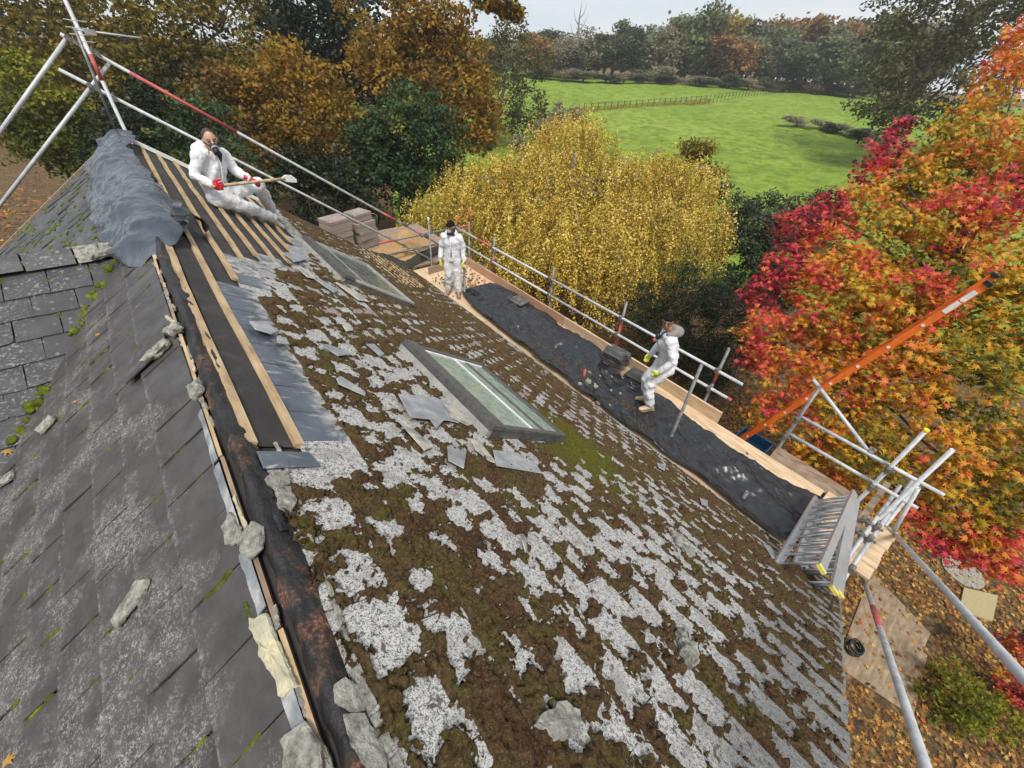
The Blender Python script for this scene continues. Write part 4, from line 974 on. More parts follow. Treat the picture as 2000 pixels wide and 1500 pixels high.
# ------------------------------------------------------------------ loose slates, mortar and debris
def on_slope(name, pix, th, lift, mat, label, cat, group=None, seed=0, tilt=None, rough=.05, f=None):
    pl, c = quad_on_roof(pix, lift + (.022 if th < .01 else 0)); R = FR.copy()
    if tilt: R = FR @ Matrix.Rotation(tilt[0], 3, 'X') @ Matrix.Rotation(tilt[1], 3, 'Y')
    a = sum(pl[i][0] * pl[(i + 1) % len(pl)][1] - pl[(i + 1) % len(pl)][0] * pl[i][1] for i in range(len(pl)))
    if a < 0: pl = pl[::-1]
    o = chunk(pl, th, R, c, seed, mat, name, None, rough); tag(o, label, cat, group); return o
gl = 'loose slates lying on the mossy slope'
LS = [
 ([(775, 772), (846, 775), (884, 790), (898, 826), (880, 822), (800, 818)], 'loose_slate', 'large pale grey loose slate lying left of the near rooflight', (.02, .03)),
 ([(866, 786), (884, 790), (925, 828), (912, 832), (880, 818)], 'stained_slate', 'cream stained slate strip against the side of the near rooflight', (0, .05)),
 ([(836, 816), (866, 822), (852, 838)], 'loose_slate', 'small blue grey triangular slate tip below the large loose slate', (0, 0)),
 ([(776, 824), (788, 824), (846, 872), (829, 880)], 'stained_slate', 'narrow rust stained slate strip lying diagonally on the moss', (.03, .0)),
 ([(873, 872), (886, 867), (912, 880), (905, 917), (874, 902)], 'loose_slate', 'squarish broken slate with a blue corner below the near rooflight', (0, .04)),
 ([(916, 858), (934, 862), (972, 905), (955, 900), (927, 878)], 'stained_slate', 'cream streaked slate strip leaning at the lower corner of the near rooflight', (.05, 0)),
 ([(962, 880), (1010, 884), (1045, 903), (1061, 925), (1010, 918), (968, 912)], 'loose_slate', 'pale slate with a pointed end below the near rooflight', (0, .02)),
 ([(655, 741), (664, 737), (716, 765), (714, 772), (660, 752)], 'loose_slate', 'thin pale slate offcut with a bright edge left of the near rooflight', (.06, .05)),
 ([(622, 672), (640, 674), (690, 691), (660, 696)], 'loose_slate', 'dark blue triangular slate piece with a pale rim near the felt', (.02, .02)),
 ([(714, 672), (730, 672), (751, 692), (742, 697)], 'loose_slate', 'small wedge of slate above the large loose slate', (0, 0)),
 ([(486, 628), (520, 630), (542, 648), (530, 653), (498, 644)], 'loose_slate', 'loose slate resting beside the exposed blue slates', (.02, 0)),
 ([(540, 658), (558, 660), (566, 674), (541, 670)], 'loose_slate', 'little grey slate chip at the end of the exposed slates', (0, 0)),
 ([(552, 494), (580, 492), (602, 506), (575, 512)], 'loose_slate', 'light slate lying at the foot of the battens', (.03, .03)),
 ([(610, 544), (622, 545), (662, 566), (652, 572)], 'loose_slate', 'long silvery slate strip below the far rooflight', (.02, .03)),
 ([(578, 522), (600, 526), (618, 545), (600, 542)], 'stained_slate', 'muddy stained slate between the battens and the far rooflight', (.02, .0)),
 ([(668, 636), (684, 636), (690, 646), (676, 648)], 'stained_slate', 'rounded crust of slate on the upper moss', (0, 0)),
 ([(1015, 1046), (1024, 1050), (1036, 1072), (1028, 1076), (1014, 1058)], 'clean_slate', 'small dark slate shard sticking up from the white lichen', (.5, .3)),
 ([(1366, 972), (1382, 978), (1382, 990), (1370, 986)], 'loose_slate', 'small blue slate chip near the eaves edge', (0, 0)),
 ([(1282, 904), (1300, 908), (1298, 920), (1286, 914)], 'loose_slate', 'bluish slate flake at the sheet edge below the standing man', (0, 0)),
 ([(1490, 1062), (1503, 1066), (1522, 1090), (1508, 1092)], 'loose_slate', 'long blue slate sliver at the eaves beside the aluminium ladder', (.02, 0)),
 ([(652, 552), (690, 566), (722, 590), (700, 586)], 'stained_slate', 'thin brown slate fragment under the far rooflight corner', (.02, 0)),
]
for k, (px, mt, lab, tl) in enumerate(LS): on_slope('loose_slate', px, .007, .030, mt, lab, 'slate', gl, 300 + k, tl)
gm_ = 'pieces of broken mortar'
on_slope('mortar_chunk', [(1040, 1420), (1062, 1398), (1098, 1378), (1129, 1394), (1128, 1420), (1100, 1450), (1076, 1452)], .028, .03, 'mortar', 'big pale grey mortar lump lying alone on the mossy slope', 'mortar', gm_, 401, rough=.22)
on_slope('mortar_chunk', [(514, 940), (536, 926), (560, 932), (564, 952), (540, 962)], .022, .02, 'mortar', 'upper rounded pale mortar lump beside the open ridge', 'mortar', gm_, 402, rough=.2)
on_slope('mortar_chunk', [(534, 964), (565, 956), (578, 984), (566, 1006), (542, 996)], .022, .02, 'mortar', 'lower rounded pale mortar lump beside the open ridge', 'mortar', gm_, 403, rough=.2)
on_slope('mortar_chunk', [(1318, 1236), (1328, 1232), (1350, 1272), (1358, 1304), (1346, 1312), (1324, 1276)], .05, .03, 'mortar', 'slim curved mortar shell on the lower slope', 'mortar', gm_, 404, rough=.2)
on_slope('mortar_chunk', [(1306, 1036), (1330, 1048), (1356, 1086), (1345, 1092), (1322, 1066)], .03, .03, 'mortar', 'flat cream mortar piece half way down the slope', 'mortar', gm_, 405, rough=.2)
on_slope('mortar_chunk', [(645, 1345), (668, 1330), (705, 1352), (712, 1392), (680, 1398), (648, 1382)], .020, .012, 'mortar', 'broad grey mortar slab at the near ridge end', 'mortar', gm_, 406, rough=.2)
on_slope('mortar_chunk', [(664, 1402), (708, 1396), (744, 1462), (752, 1530), (696, 1530), (672, 1440)], .018, .012, 'mortar', 'long pale mortar slab along the ridge at the bottom of view', 'mortar', gm_, 407, rough=.2)
def left_piece(pix, th, mat, label, seed, lift=.03):
    P = []
    for u, v in pix:
        r = ray(u, v); k = (RD0 - lift / CP + TP * RX0) / (r[2] + TP * r[0]); P.append(V3(*(r * k)))
    c = sum(P, Vector()) / len(P); Ri = FL.transposed(); pl = [tuple((Ri @ (p - c))[:2]) for p in P]
    if sum(pl[i][0] * pl[(i + 1) % len(pl)][1] - pl[(i + 1) % len(pl)][0] * pl[i][1] for i in range(len(pl))) < 0: pl = pl[::-1]
    return chunk(pl, th, FL, c, seed, mat, 'mortar_chunk', None, .2), label
for px, th, mt, lab, sd_ in (
 ([(222, 1212), (272, 1134), (298, 1130), (292, 1150), (234, 1228)], .016, 'mortar', 'long mortar slab lying alone on the dark left slope', 411),
 ([(490, 1205), (528, 1198), (560, 1280), (585, 1340), (555, 1362), (520, 1290)], .015, 'yellow_mortar', 'yellowish mortar slab on the left edge of the open ridge', 412),
 ([(555, 1440), (600, 1405), (628, 1450), (640, 1530), (565, 1530)], .018, 'mortar', 'cracked pale mortar slab at the bottom left of the ridge', 413),
 ([(440, 1030), (455, 1000), (475, 1030), (470, 1062), (446, 1066)], .018, 'mortar', 'small upright mortar lump left of the open ridge', 414),
 ([(478, 1040), (500, 1018), (518, 1030), (516, 1072), (496, 1094), (478, 1080)], .020, 'mortar', 'layered grey mortar lump sitting on the open ridge', 415),
 ([(280, 712), (292, 694), (330, 664), (336, 670), (312, 700)], .03, 'mortar', 'mossy mortar sliver under the lifted slate', 416),
 ([(325, 648), (348, 632), (360, 640), (340, 660)], .03, 'mortar', 'mortar crumb at the top of the lifted slate', 417),
 ([(372, 760), (395, 742), (402, 760), (384, 784)], .03, 'mortar', 'grey mortar knob half way up the ridge edge', 418),
 ([(72, 842), (104, 812), (112, 818), (84, 850)], .02, 'mortar', 'pale mortar splinter lying in the valley', 419),
 ([(0, 935), (28, 920), (30, 935), (0, 955)], .02, 'mortar', 'pale splinter at the left end of the valley', 420)):
    o, lab = left_piece(px, th, mt, lab, sd_); tag(o, lab, 'mortar', gm_)
# lifted slate on the left slope
P0 = [leftP(-.22, 2.60, .05), leftP(-.46, 2.62, .05), leftP(-.46, 2.86, .018), leftP(-.22, 2.88, .018)]
m = MB(); m.add(P0 + [p + FL @ Vector((0, 0, .008)) for p in P0], [[3, 2, 1, 0], [4, 5, 6, 7], [0, 1, 5, 4], [1, 2, 6, 5], [2, 3, 7, 6], [3, 0, 4, 7]])
v = m.v; o = m.mk('lifted_slate', MT['dark_slate']); tag(o, 'dark slate lifted out of place near the top of the left slope', 'slate')
# rubble on the sheet
gr_ = 'rubble fallen on the black sheet'
RB = [((1132, 752), .10, 'angular pale rubble lump touching the roof below the red tube stub'), ((1148, 750), .15, 'largest elongated rubble lump beside the red tube stub'), ((1163, 757), .10, 'long thin rubble splinter right of the largest lump'),
      ((1150, 733), .08, 'grey rubble lump right behind the red tube stub'), ((1193, 763), .07, 'cream angled rubble bit halfway to the standing man'), ((1211, 770), .06, 'rounded rubble bit nearest the standing man'), ((1168, 788), .09, 'square pale rubble chunk by the eaves edge'),
      ((1171, 738), .05, 'tiny rubble crumb between the tube stub and the tiles'), ((1162, 752), .07, 'flat grey rubble flake among the lumps')]
for k, ((u, v), s, lab) in enumerate(RB):
    r = random.Random(k); c = on_D(u, v, PD - .08); c.z = max(c.z, sheet_top(c.x, c.y) - .005) if v < 785 else c.z; a0 = r.uniform(0, 6)
    pl = [(s * .5 * r.uniform(.7, 1.1) * math.cos(a), s * .36 * r.uniform(.7, 1.1) * math.sin(a)) for a in np.linspace(0, 2 * math.pi, 7)[:-1]]
    o = chunk(pl, s * .4, Matrix.Rotation(a0, 3, 'Z'), c, 500 + k, 'mortar', 'rubble_lump', None, .25); tag(o, lab, 'rubble', gr_)
V = MB()
for k in range(420):
    if k < 200: p = V3(random.gauss(4.9, .16), random.uniform(2.2, 5.2), PD - .06)
    elif k < 330: p = V3(random.uniform(4.7, 5.8), random.uniform(7.7, 9.0), PD - .012)
    else: p = V3(random.uniform(4.7, 5.6), random.uniform(.2, 7.2), PD - .05)
    if p.y < 7.6: p.z = sheet_top(p.x, p.y) + .004
    V.box(p, (random.uniform(.01, .05), random.uniform(.01, .04), random.uniform(.006, .02)), Matrix.Rotation(random.uniform(0, 3), 3, 'Z') @ Matrix.Rotation(random.uniform(-.4, .4), 3, 'X'))
o = V.mk('moss_debris', MT['moss'], kind='stuff'); tag(o, 'brown moss crumbs scattered over sheet and boards', 'debris')
# ------------------------------------------------------------------ people
TEX = bpy.data.textures.new('cloth_folds', 'CLOUDS'); TEX.noise_scale = .16; TEX.noise_depth = 3
TEX2 = bpy.data.textures.new('cloth_creases', 'STUCCI'); TEX2.noise_scale = .10
def basis(f, u=(0, 0, 1)):
    f = Vector(f).normalized(); r = f.cross(Vector(u)).normalized(); u = r.cross(f); return Matrix((r, f, u)).transposed()   # columns right, forward, up
def soften(o, vox, disp=0.0, it=4):
    md = o.modifiers.new('one_skin', 'REMESH'); md.mode = 'VOXEL'; md.voxel_size = vox; md.use_smooth_shade = True
    md = o.modifiers.new('smooth', 'SMOOTH'); md.iterations = it; md.factor = .5
    if disp:
        md = o.modifiers.new('folds', 'DISPLACE'); md.texture = TEX; md.texture_coords = 'GLOBAL'; md.strength = disp; md.mid_level = .5
        md = o.modifiers.new('creases', 'DISPLACE'); md.texture = TEX2; md.texture_coords = 'GLOBAL'; md.strength = disp * .45; md.mid_level = .5
def limb(m, pts, rad, n=12):
    pts = [Vector(p) for p in pts]; m.path(pts, rad, n)
    for p, r in zip(pts, rad): m.ball(p, r, n=10, m=7)
def hand(name, mat, par, wrist, d, palm, thumb, curl, sc=1.0):
    """palm plus five bent fingers of unequal length; d points along the fingers, palm is the palm's normal, thumb the side of the thumb"""
    d = Vector(d).normalized(); t = Vector(thumb); t = (t - d * t.dot(d)).normalized(); pn = d.cross(t)
    if pn.dot(Vector(palm)) < 0: pn = -pn
    R = Matrix((t, d, pn)).transposed(); m = MB(); wrist = Vector(wrist)
    m.path([wrist - d * .05 * sc, wrist, wrist + d * .03 * sc, wrist + d * .085 * sc], [.034 * sc, .030 * sc, .042 * sc, .040 * sc], 10, side=t, rb=[.028 * sc, .023 * sc, .019 * sc, .016 * sc])
    for k, (off, ln) in enumerate(((.030, .072), (.010, .080), (-.011, .074), (-.031, .058))):
        p = wrist + d * .078 * sc + t * off * sc; a = 0; pts = [p]
        for j, f in enumerate((.45, .32, .23)):
            a += curl * (.55 + .3 * j) + .05 * k; p = p + (d * math.cos(a) + pn * math.sin(a)) * ln * f * sc; pts.append(p)
        m.path(pts, [.0115 * sc, .0105 * sc, .0095 * sc, .007 * sc], 8)
    p = wrist + d * .022 * sc + t * .032 * sc; pts = [p]; a = .75
    for f in (.032, .030, .024):
        p = p + (d * math.cos(a) + t * math.sin(a) * .8 + pn * (.35 + .5 * curl)).normalized() * f * sc; pts.append(p); a -= .28
    m.path(pts, [.016 * sc, .0135 * sc, .012 * sc, .008 * sc], 8)
    o = m.mk(name, mat, par, True); return o
def boot(par, ankle, fwd, upv, mat):
    R = basis(fwd, upv); m = MB(); a = Vector(ankle)
    m.path([a + R @ Vector((0, -.005, .06)), a + R @ Vector((0, -.01, -.02)), a + R @ Vector((0, .0, -.06))], [.056, .054, .052], 12)
    m.path([a + R @ Vector((0, y, z)) for y, z in ((-.085, -.06), (-.04, -.052), (.03, -.045), (.10, -.06), (.155, -.066), (.185, -.070))], [.030, .044, .047, .048, .042, .022], 12, side=R @ Vector((1, 0, 0)), rb=[.026, .040, .044, .034, .026, .016])
    o = m.mk('boot', mat, par, True); soften(o, .009, 0, 3)
    m = MB(); pl = [(-.04, -.10), (.04, -.10), (.046, .02), (.05, .10), (.035, .175), (0, .195), (-.035, .175), (-.05, .10), (-.046, .02)]
    m.prism(pl, -.108, -.088, R, a); m.mk('sole', MT['old_wood'], o)
def person(loc, label, J, fw, head_f, head_up, skin, hair, glove, bootm, feet_dir, feet_up, hands, fat=1.0, extras=None):
    root = thing('person', loc, label, 'person'); side = basis(fw)  @ Vector((1, 0, 0))
    HR = basis(head_f, head_up); hc = J['head']
    def hp(x, y, z): return hc + HR @ Vector((x, y, z))
    # skin: one continuous figure
    m = MB(); g = .70
    m.path([J['pelvis'], J['waist'], J['chest'], J['neck'] - (J['neck'] - J['chest']) * .2], [.15 * g, .13 * g, .17 * g, .10 * g], 14, side=side, rb=[.11 * g, .10 * g, .12 * g, .09 * g])
    for s in 'RL':
        limb(m, [J['sh' + s], J['el' + s], J['wr' + s]], [.045, .038, .026]); limb(m, [J['hip' + s], J['kn' + s], J['an' + s]], [.075, .055, .04])
    m.path([J['neck'] - Vector((0, 0, .06)), J['neck'], hp(0, -.02, -.06)], [.062, .056, .055], 12)
    m.ball(hp(0, -.006, .012), (.073, .093, .108), HR, 20, 14); m.ball(hp(0, .026, -.055), (.054, .060, .058), HR, 16, 10); m.ball(hp(0, .05, -.02), (.052, .045, .06), HR, 14, 10)
    m.path([hp(0, .088, .022), hp(0, .104, -.010), hp(0, .112, -.022)], [.010, .014, .013], 8); m.ball(hp(0, .088, -.052), (.026, .012, .008), HR, 10, 6)
    for s in (-1, 1): m.ball(hp(.075 * s, -.008, -.005), (.012, .020, .032), HR, 10, 8)
    b = m.mk('body', skin, root, True); soften(b, .0085, 0, 3)
    for s in (-1, 1):
        m = MB(); m.ball(hp(.030 * s, .088, .012), (.013, .008, .007), HR, 10, 6); m.mk('eye', MT['eye_dark'], root, True)
        m = MB(); m.path([hp(.012 * s, .096, .030), hp(.032 * s, .093, .034), hp(.052 * s, .080, .029)], .005, 6); m.mk('eyebrow', MT['brow'], root, True)
    # white coverall
    m = MB(); F_ = fat
    m.path([J['pelvis'] - Vector((0, 0, .06)) * 0 - (J['waist'] - J['pelvis']).normalized() * .06, J['pelvis'], J['waist'], J['chest'], J['neck'] - (J['neck'] - J['chest']) * .30, J['neck'] + (J['neck'] - J['chest']) * .02],
           [.135 * F_, .178 * F_, .172 * F_, .192 * F_, .150, .080], 18, side=side, rb=[.11 * F_, .145 * F_, .138 * F_, .140 * F_, .105, .075])
    for s in 'RL':
        up_ = (J['chest'] + J['neck']) / 2
        limb(m, [up_.lerp(J['sh' + s], .45), J['sh' + s], J['sh' + s].lerp(J['el' + s], .5), J['el' + s], J['el' + s].lerp(J['wr' + s], .55), J['wr' + s]], [.085, .082, .070, .064, .056, .046])
        limb(m, [J['hip' + s], J['hip' + s].lerp(J['kn' + s], .5), J['kn' + s], J['kn' + s].lerp(J['an' + s], .5), J['an' + s].lerp(J['kn' + s], .08)], [.118 * F_, .104, .088, .084, .070])
    o = m.mk('coverall', MT['suit'], root, True); soften(o, .012, .045, 3)
    # zip flap
    cf = basis(fw) @ Vector((0, 1, 0)); m = MB()
    pts = [J['waist'] + cf * .150 * F_ - Vector((0, 0, .06)), J['waist'].lerp(J['chest'], .5) + cf * .150 * F_, J['chest'] + cf * .152, J['neck'].lerp(J['chest'], .35) + cf * .125]
    m.path(pts, [.018] * 4, 8, side=side, rb=[.006] * 4); m.mk('zip_flap', MT['suit'], root, True)
    # hair
    if hair == 'buzz':
        m = MB(); m.ball(hp(0, -.016, .022), (.075, .090, .106), HR, 18, 12, lambda p: p if p.z > -.01 or p.y < -.01 else p * .9); m.mk('hair', MT['hair_brown'], root, True)
    else:
        m = MB(); m.ball(hp(0, -.012, .026), (.083, .101, .112), HR, 20, 12, lambda p: Vector((p.x, p.y, p.z)) if not (p.y > .02 and p.z < .015) else p * .82)
        for k in range(9): m.ball(hp(-.06 + .015 * k, .068 - .0012 * (k - 4) ** 2, .078), (.020, .026, .022), HR, 8, 6)
        m.mk('hair', MT['hair_black'], root, True)
    for s in 'RL':
        hd = hands[s]; hand('glove', glove, root, J['wr' + s], *hd)
        boot(root, J['an' + s], feet_dir[s], feet_up, bootm)
    if extras: extras(root, hp, HR, J, cf, side)
    return root
def respirator(root, hp, HR, cols, down=.055):
    m = MB(); m.ball(hp(0, .088, -.048), (.046, .050, .050), HR, 14, 10); o = m.mk('respirator', MT[cols[0]], root, True)
    m = MB(); m.tube(hp(0, .115, -.055), hp(0, .160, -.055 - down), .036, 14); m.mk('filter', MT[cols[1]], o, True)
    m = MB(); m.tube(hp(0, .112, -.052), hp(0, .126, -.060), .040, 14); m.mk('filter_ring', MT['mask_grey'], o, True)
    for s in (-1, 1): m = MB(); m.path([hp(.040 * s, .085, -.035), hp(.074 * s, .03, -.015), hp(.082 * s, -.04, .0)], .007, 6); m.mk('strap', MT[cols[1]], o, True)
def hood(root, J, cf, mat, back=.09, size=1.0):
    m = MB(); n = J['neck']; side = cf.cross(Vector((0, 0, 1))).normalized()
    pts = []; 
    for a in np.linspace(-2.35, 2.35, 13): pts.append(n - cf * (.085 * math.cos(a) + .01) + side * (.098 * math.sin(a)) + Vector((0, 0, .025 - .020 * abs(a))))
    m.path(pts, [(.030 + .030 * math.cos(a * .6)) * size for a in np.linspace(-2.35, 2.35, 13)], 10); m.ball(n - cf * back + Vector((0, 0, -.01)), (.10 * size, .10 * size, .075 * size), None, 14, 10)
    o = m.mk('hood', mat, root, True); soften(o, .010, .022, 3)

# seated man on the stripped roof
nR = Vector((SP, 0, CP))
pel = on_roof(426, 404) + nR * .15
J = dict(pelvis=pel)
anR = on_roof(531, 439) + nR * .10; anL = on_roof(527, 424) + nR * .10
Yp = pel.y
J['waist'] = on_Y(418, 358, Yp + .02); J['chest'] = on_Y(412, 322, Yp + .04); J['neck'] = on_Y(408, 292, Yp + .03); J['head'] = on_Y(410.5, 274, Yp - .02)
J['shR'] = on_Y(386, 307, Yp - .10); J['shL'] = on_Y(437, 303, Yp + .16); J['elR'] = on_Y(381, 344, Yp - .16); J['wrR'] = on_Y(417, 363, Yp - .30); J['elL'] = on_Y(460, 334, Yp + .10); J['wrL'] = on_Y(486, 349, Yp - .12)
J['hipR'] = on_Y(424, 386, Yp - .08); J['hipL'] = on_Y(442, 382, Yp + .08); J['knR'] = on_Y(474, 402, Yp - .02); J['knL'] = on_Y(503, 360, Yp + .20); J['anR'] = anR; J['anL'] = anL
J['hipL'].z = max(J['hipL'].z, pel.z - .02)
tool_a = on_Y(419, 364, Yp - .36); tool_b = on_Y(556, 349, Yp - .12); td = (tool_b - tool_a).normalized()
def ex1(root, hp, HR, J, cf, side):
    respirator(root, hp, HR, ('mask_navy', 'mask_black')); hood(root, J, cf, MT['suit'], .10, 1.15)
    m = MB(); m.path([hp(-.02, .12, -.12), J['neck'].lerp(J['chest'], .3) + cf * .14, J['neck'].lerp(J['chest'], .75) + cf * .155], [.034, .028, .006], 8); m.mk('shirt_front', MT['mask_black'], root, True)
fw1 = Vector((.62, -.74, .0))
person((pel.x, pel.y, pel.z - .15), 'seated man in white coverall and dark respirator on the bare battens, wearing red gloves', J, fw1, (.04, -.98, -.12), (-.05, 0, 1), MT['skin_light'], 'buzz', MT['red_glove'], MT['pale_boot'],
       {'R': Vector((CP, .12, -SP)), 'L': Vector((CP, .05, -SP))}, nR,
       {'R': (Vector(tool_a) + td * .02 - J['wrR'], -td.cross(Vector((0, 0, 1))), (0, 0, 1), 1.15, 1.15), 'L': (td.cross(Vector((0, 0, 1))) * .3 + td * .6 + Vector((0, 0, -.3)), (0, 0, -1), Vector((.0, -.8, .4)), 1.05, 1.15)}, .98, ex1)
tl = thing('scraper', tool_a, 'long wooden handled scraper with pale flat blade held by the seated man', 'scraper')
m = MB(); m.path([tool_a - td * .03, tool_a + td * .2, tool_a + td * .7, tool_b], [.017, .018, .019, .018], 10); m.mk('handle', MT['batten'], tl, True)
bu = Vector((0, 0, 1)); bu = (bu - td * bu.dot(td)).normalized(); bs_ = td.cross(bu)
Rb = Matrix((td, bu, bs_)).transposed(); m = MB(); m.prism([(-.04, -.018), (.03, -.045), (.16, -.062), (.165, -.02), (.10, .035), (.02, .045), (-.04, .018)], -.007, .007, Rb, tool_b); m.mk('blade', MT['white_paint'], tl)

def standing(base, fw, S=1.0, lean=(0, 0, 0, 0, 0, 0), arms=None):
    """lean: forward shift of knee, hip, waist, chest, neck, head"""
    R = basis(fw); b = Vector(base)
    def q(x, y, z): return b + R @ Vector((x, y, z)) * S
    k, h, wv, c, n, hd = lean
    J = dict(pelvis=q(0, h, .93), waist=q(0, wv, 1.08), chest=q(0, c, 1.33), neck=q(0, n, 1.52), head=q(0, hd, 1.665))
    for s, sg in (('R', 1), ('L', -1)):
        J['hip' + s] = q(.095 * sg, h, .88); J['kn' + s] = q(.105 * sg, k, .50); J['an' + s] = q(.115 * sg, -.02, .108); J['sh' + s] = q(.178 * sg, c + .2 * (n - c), 1.415)
        J['el' + s] = q(.255 * sg, c - .03, 1.15); J['wr' + s] = q(.275 * sg, c + .05, .925)
    if arms:
        for kx, v in arms.items(): J[kx] = q(*v)
    return J, R
# man looking down at the far end
b2 = V3(4.78, 7.86, PD - .005); fw2 = Vector((-.66, -.75, 0))
J, R2 = standing(b2, fw2, .985, (.03, .0, .0, .02, .03, .07))
J['anL'] += R2 @ Vector((-.0, .06, 0)); J['anR'] += R2 @ Vector((.02, -.05, 0))
def ex2(root, hp, HR, J, cf, side):
    respirator(root, hp, HR, ('mask_grey', 'mask_black'), .03)
    m = MB(); m.path([J['neck'] - Vector((0, 0, .05)) + cf * .05, J['neck'] + cf * .015, hp(0, -.04, -.05)], [.088, .080, .070], 12); m.mk('neck_warmer', MT['mask_black'], root, True)
    hood(root, J, cf, MT['suit'], .09, .8)
dn = Vector((0, 0, -1))
person(b2, 'man in white coverall and grey respirator looking down at the far end of boards', J, fw2, (-.88, -.42, -.42), (0, 0, 1), MT['skin_light'], 'black', MT['yellow_glove'], MT['brown_boot'],
       {'R': Vector((-.75, -.62, 0)), 'L': Vector((-.45, -.88, 0))}, (0, 0, 1),
       {'R': (dn + fw2 * .15, R2 @ Vector((-1, 0, 0)), fw2, .35, 1.12), 'L': (dn + fw2 * .15, R2 @ Vector((1, 0, 0)), fw2, .35, 1.12)}, 1.0, ex2)
# man with glasses on the black sheet
b3 = Vector((5.30, 2.56, max(sheet_top(5.25, 2.5), sheet_top(5.3, 2.62)) - .004)); fw3 = Vector((-.76, .65, 0))
J, R3 = standing(b3, fw3, .99, (.10, -.10, -.09, .0, .03, .10), {'shL': (-.17, .03, 1.42), 'elL': (-.27, -.07, 1.13), 'wrL': (-.245, .07, .92), 'elR': (.24, -.02, 1.14), 'wrR': (.22, .10, .93)})
def ex3(root, hp, HR, J, cf, side):
    hood(root, J, cf, MT['grey_hood'], .11, 1.1)
    m = MB(); c = J['chest'] + cf * .165 + Vector((0, 0, .07)); m.ball(c, (.05, .04, .055), None, 12, 8); o = m.mk('respirator', MT['mask_navy'], root, True)
    m = MB(); m.tube(c + cf * .02 - Vector((0, 0, .04)), c + cf * .05 - Vector((0, 0, .085)), .030, 12); m.mk('filter', MT['red_paint'], o, True)
    for s in (-1, 1): m = MB(); m.path([c + side * .03 * s, J['neck'] + cf * .09 + side * .06 * s, J['neck'] + side * .08 * s + Vector((0, 0, .03))], .010, 6); m.mk('strap', MT['mask_navy'], o, True)
    for s in (-1, 1):
        m = MB(); a = np.linspace(0, 2 * math.pi, 13); m.path([hp(.033 * s + .027 * math.cos(x), .104 - .006 * abs(math.cos(x)), .010 + .018 * math.sin(x)) for x in a], .0032, 6); g = m.mk('glasses_rim', MT['mask_black'], root, True)
        m = MB(); m.tube(hp(.060 * s, .098, .014), hp(.078 * s, .0, .012), .003, 6); m.mk('glasses_arm', MT['mask_black'], root, True)
person(b3, 'black haired man with glasses and grey hood standing on the black sheet', J, fw3, (-.86, -.42, -.06), (0, 0, 1), MT['skin_tan'], 'black', MT['yellow_glove'], MT['boot'],
       {'R': fw3 + Vector((0, .1, 0)), 'L': fw3 + Vector((0, -.25, 0))}, (0, 0, 1),
       {'R': (dn + fw3 * .5, R3 @ Vector((-1, 0, 0)), fw3, .5, 1.12), 'L': (dn * .9 + fw3 * .5, R3 @ Vector((1, 0, 0)), fw3, .55, 1.15)}, 1.02, ex3)
# ------------------------------------------------------------------ things on the garden ground
o = mk('plywood_sheet', [(x, y, z) for z in (.012, .030) for x, y in ((10.4, -1.92), (7.45, -2.15), (7.72, -3.42), (9.25, -3.30), (9.25, -3.22), (9.85, -3.22))],
       [[5, 4, 3, 2, 1, 0], [6, 7, 8, 9, 10, 11]] + [[i, (i + 1) % 6, 6 + (i + 1) % 6, 6 + i] for i in range(6)], MT['plywood']); tag(o, 'muddy plywood sheet lying on the fallen leaves', 'plywood')
o = mk('paving_slab', [(x, y, z) for z in (.005, .06) for x, y in ((11.77, -3.45), (10.97, -3.5), (11.31, -4.04), (12.2, -4.01))], [[3, 2, 1, 0], [4, 5, 6, 7], [0, 1, 5, 4], [1, 2, 6, 5], [2, 3, 7, 6], [3, 0, 4, 7]], MT['paving']); tag(o, 'square sand coloured paving slab among the leaves', 'paving slab')
m = MB(); m.tube((12.3, -3.35, .0), (12.3, -3.35, .04), .42, 24); o = m.mk('stepping_stone', MT['mortar']); tag(o, 'round grey stepping stone behind the square slab', 'stepping stone')
co = thing('hose_coil', (8.05, -2.25, 0), 'black coiled hose lying on the plywood sheet', 'hose')
for k in range(7):
    a = np.linspace(0, 2 * math.pi, 25); r = .15 + .02 * math.sin(k * 2.1)
    m = MB(); m.path([(8.05 + r * math.cos(x) + .01 * math.sin(3 * x + k), -2.25 + r * .8 * math.sin(x), .055 + .028 * k + .012 * math.sin(2 * x + k)) for x in a], .016, 6); m.mk('loop', MT['black_rubber'], co, True)
bt = thing('blue_tub', (11.7, 1.95, 0), 'low blue plastic tub on the ground behind the scaffold boards', 'tub')
m = MB(); m.box((11.72, 1.95, .2), (.75, .9, .02)); m.mk('tub_floor', MT['blue_plastic'], bt)
for p, s in (((11.72, 1.50, .35), (.75, .03, .3)), ((11.72, 2.40, .35), (.75, .03, .3)), ((11.35, 1.95, .35), (.03, .87, .3)), ((12.09, 1.95, .35), (.03, .87, .3))): m = MB(); m.box(p, s); m.mk('tub_side', MT['blue_plastic'], bt)
n = 24; U, Q = np.meshgrid(np.linspace(0, 1, n), np.linspace(0, 1, n), indexing='ij'); c = on_ground(955, 520) + Vector((-2.2, -2.0, 0))
o = clothgrid('white_sheeting', np.stack([c.x + (U - .5) * 1.8, c.y + (Q - .5) * 2.6, c.z + .5 + .8 * np.sin(math.pi * U) * np.sin(math.pi * Q) + .25 * fbm(U * 5, Q * 5, 3)], -1), MT['white_sheet'], None, .01); tag(o, 'crumpled white plastic sheeting seen through the yellow birch', 'sheeting')
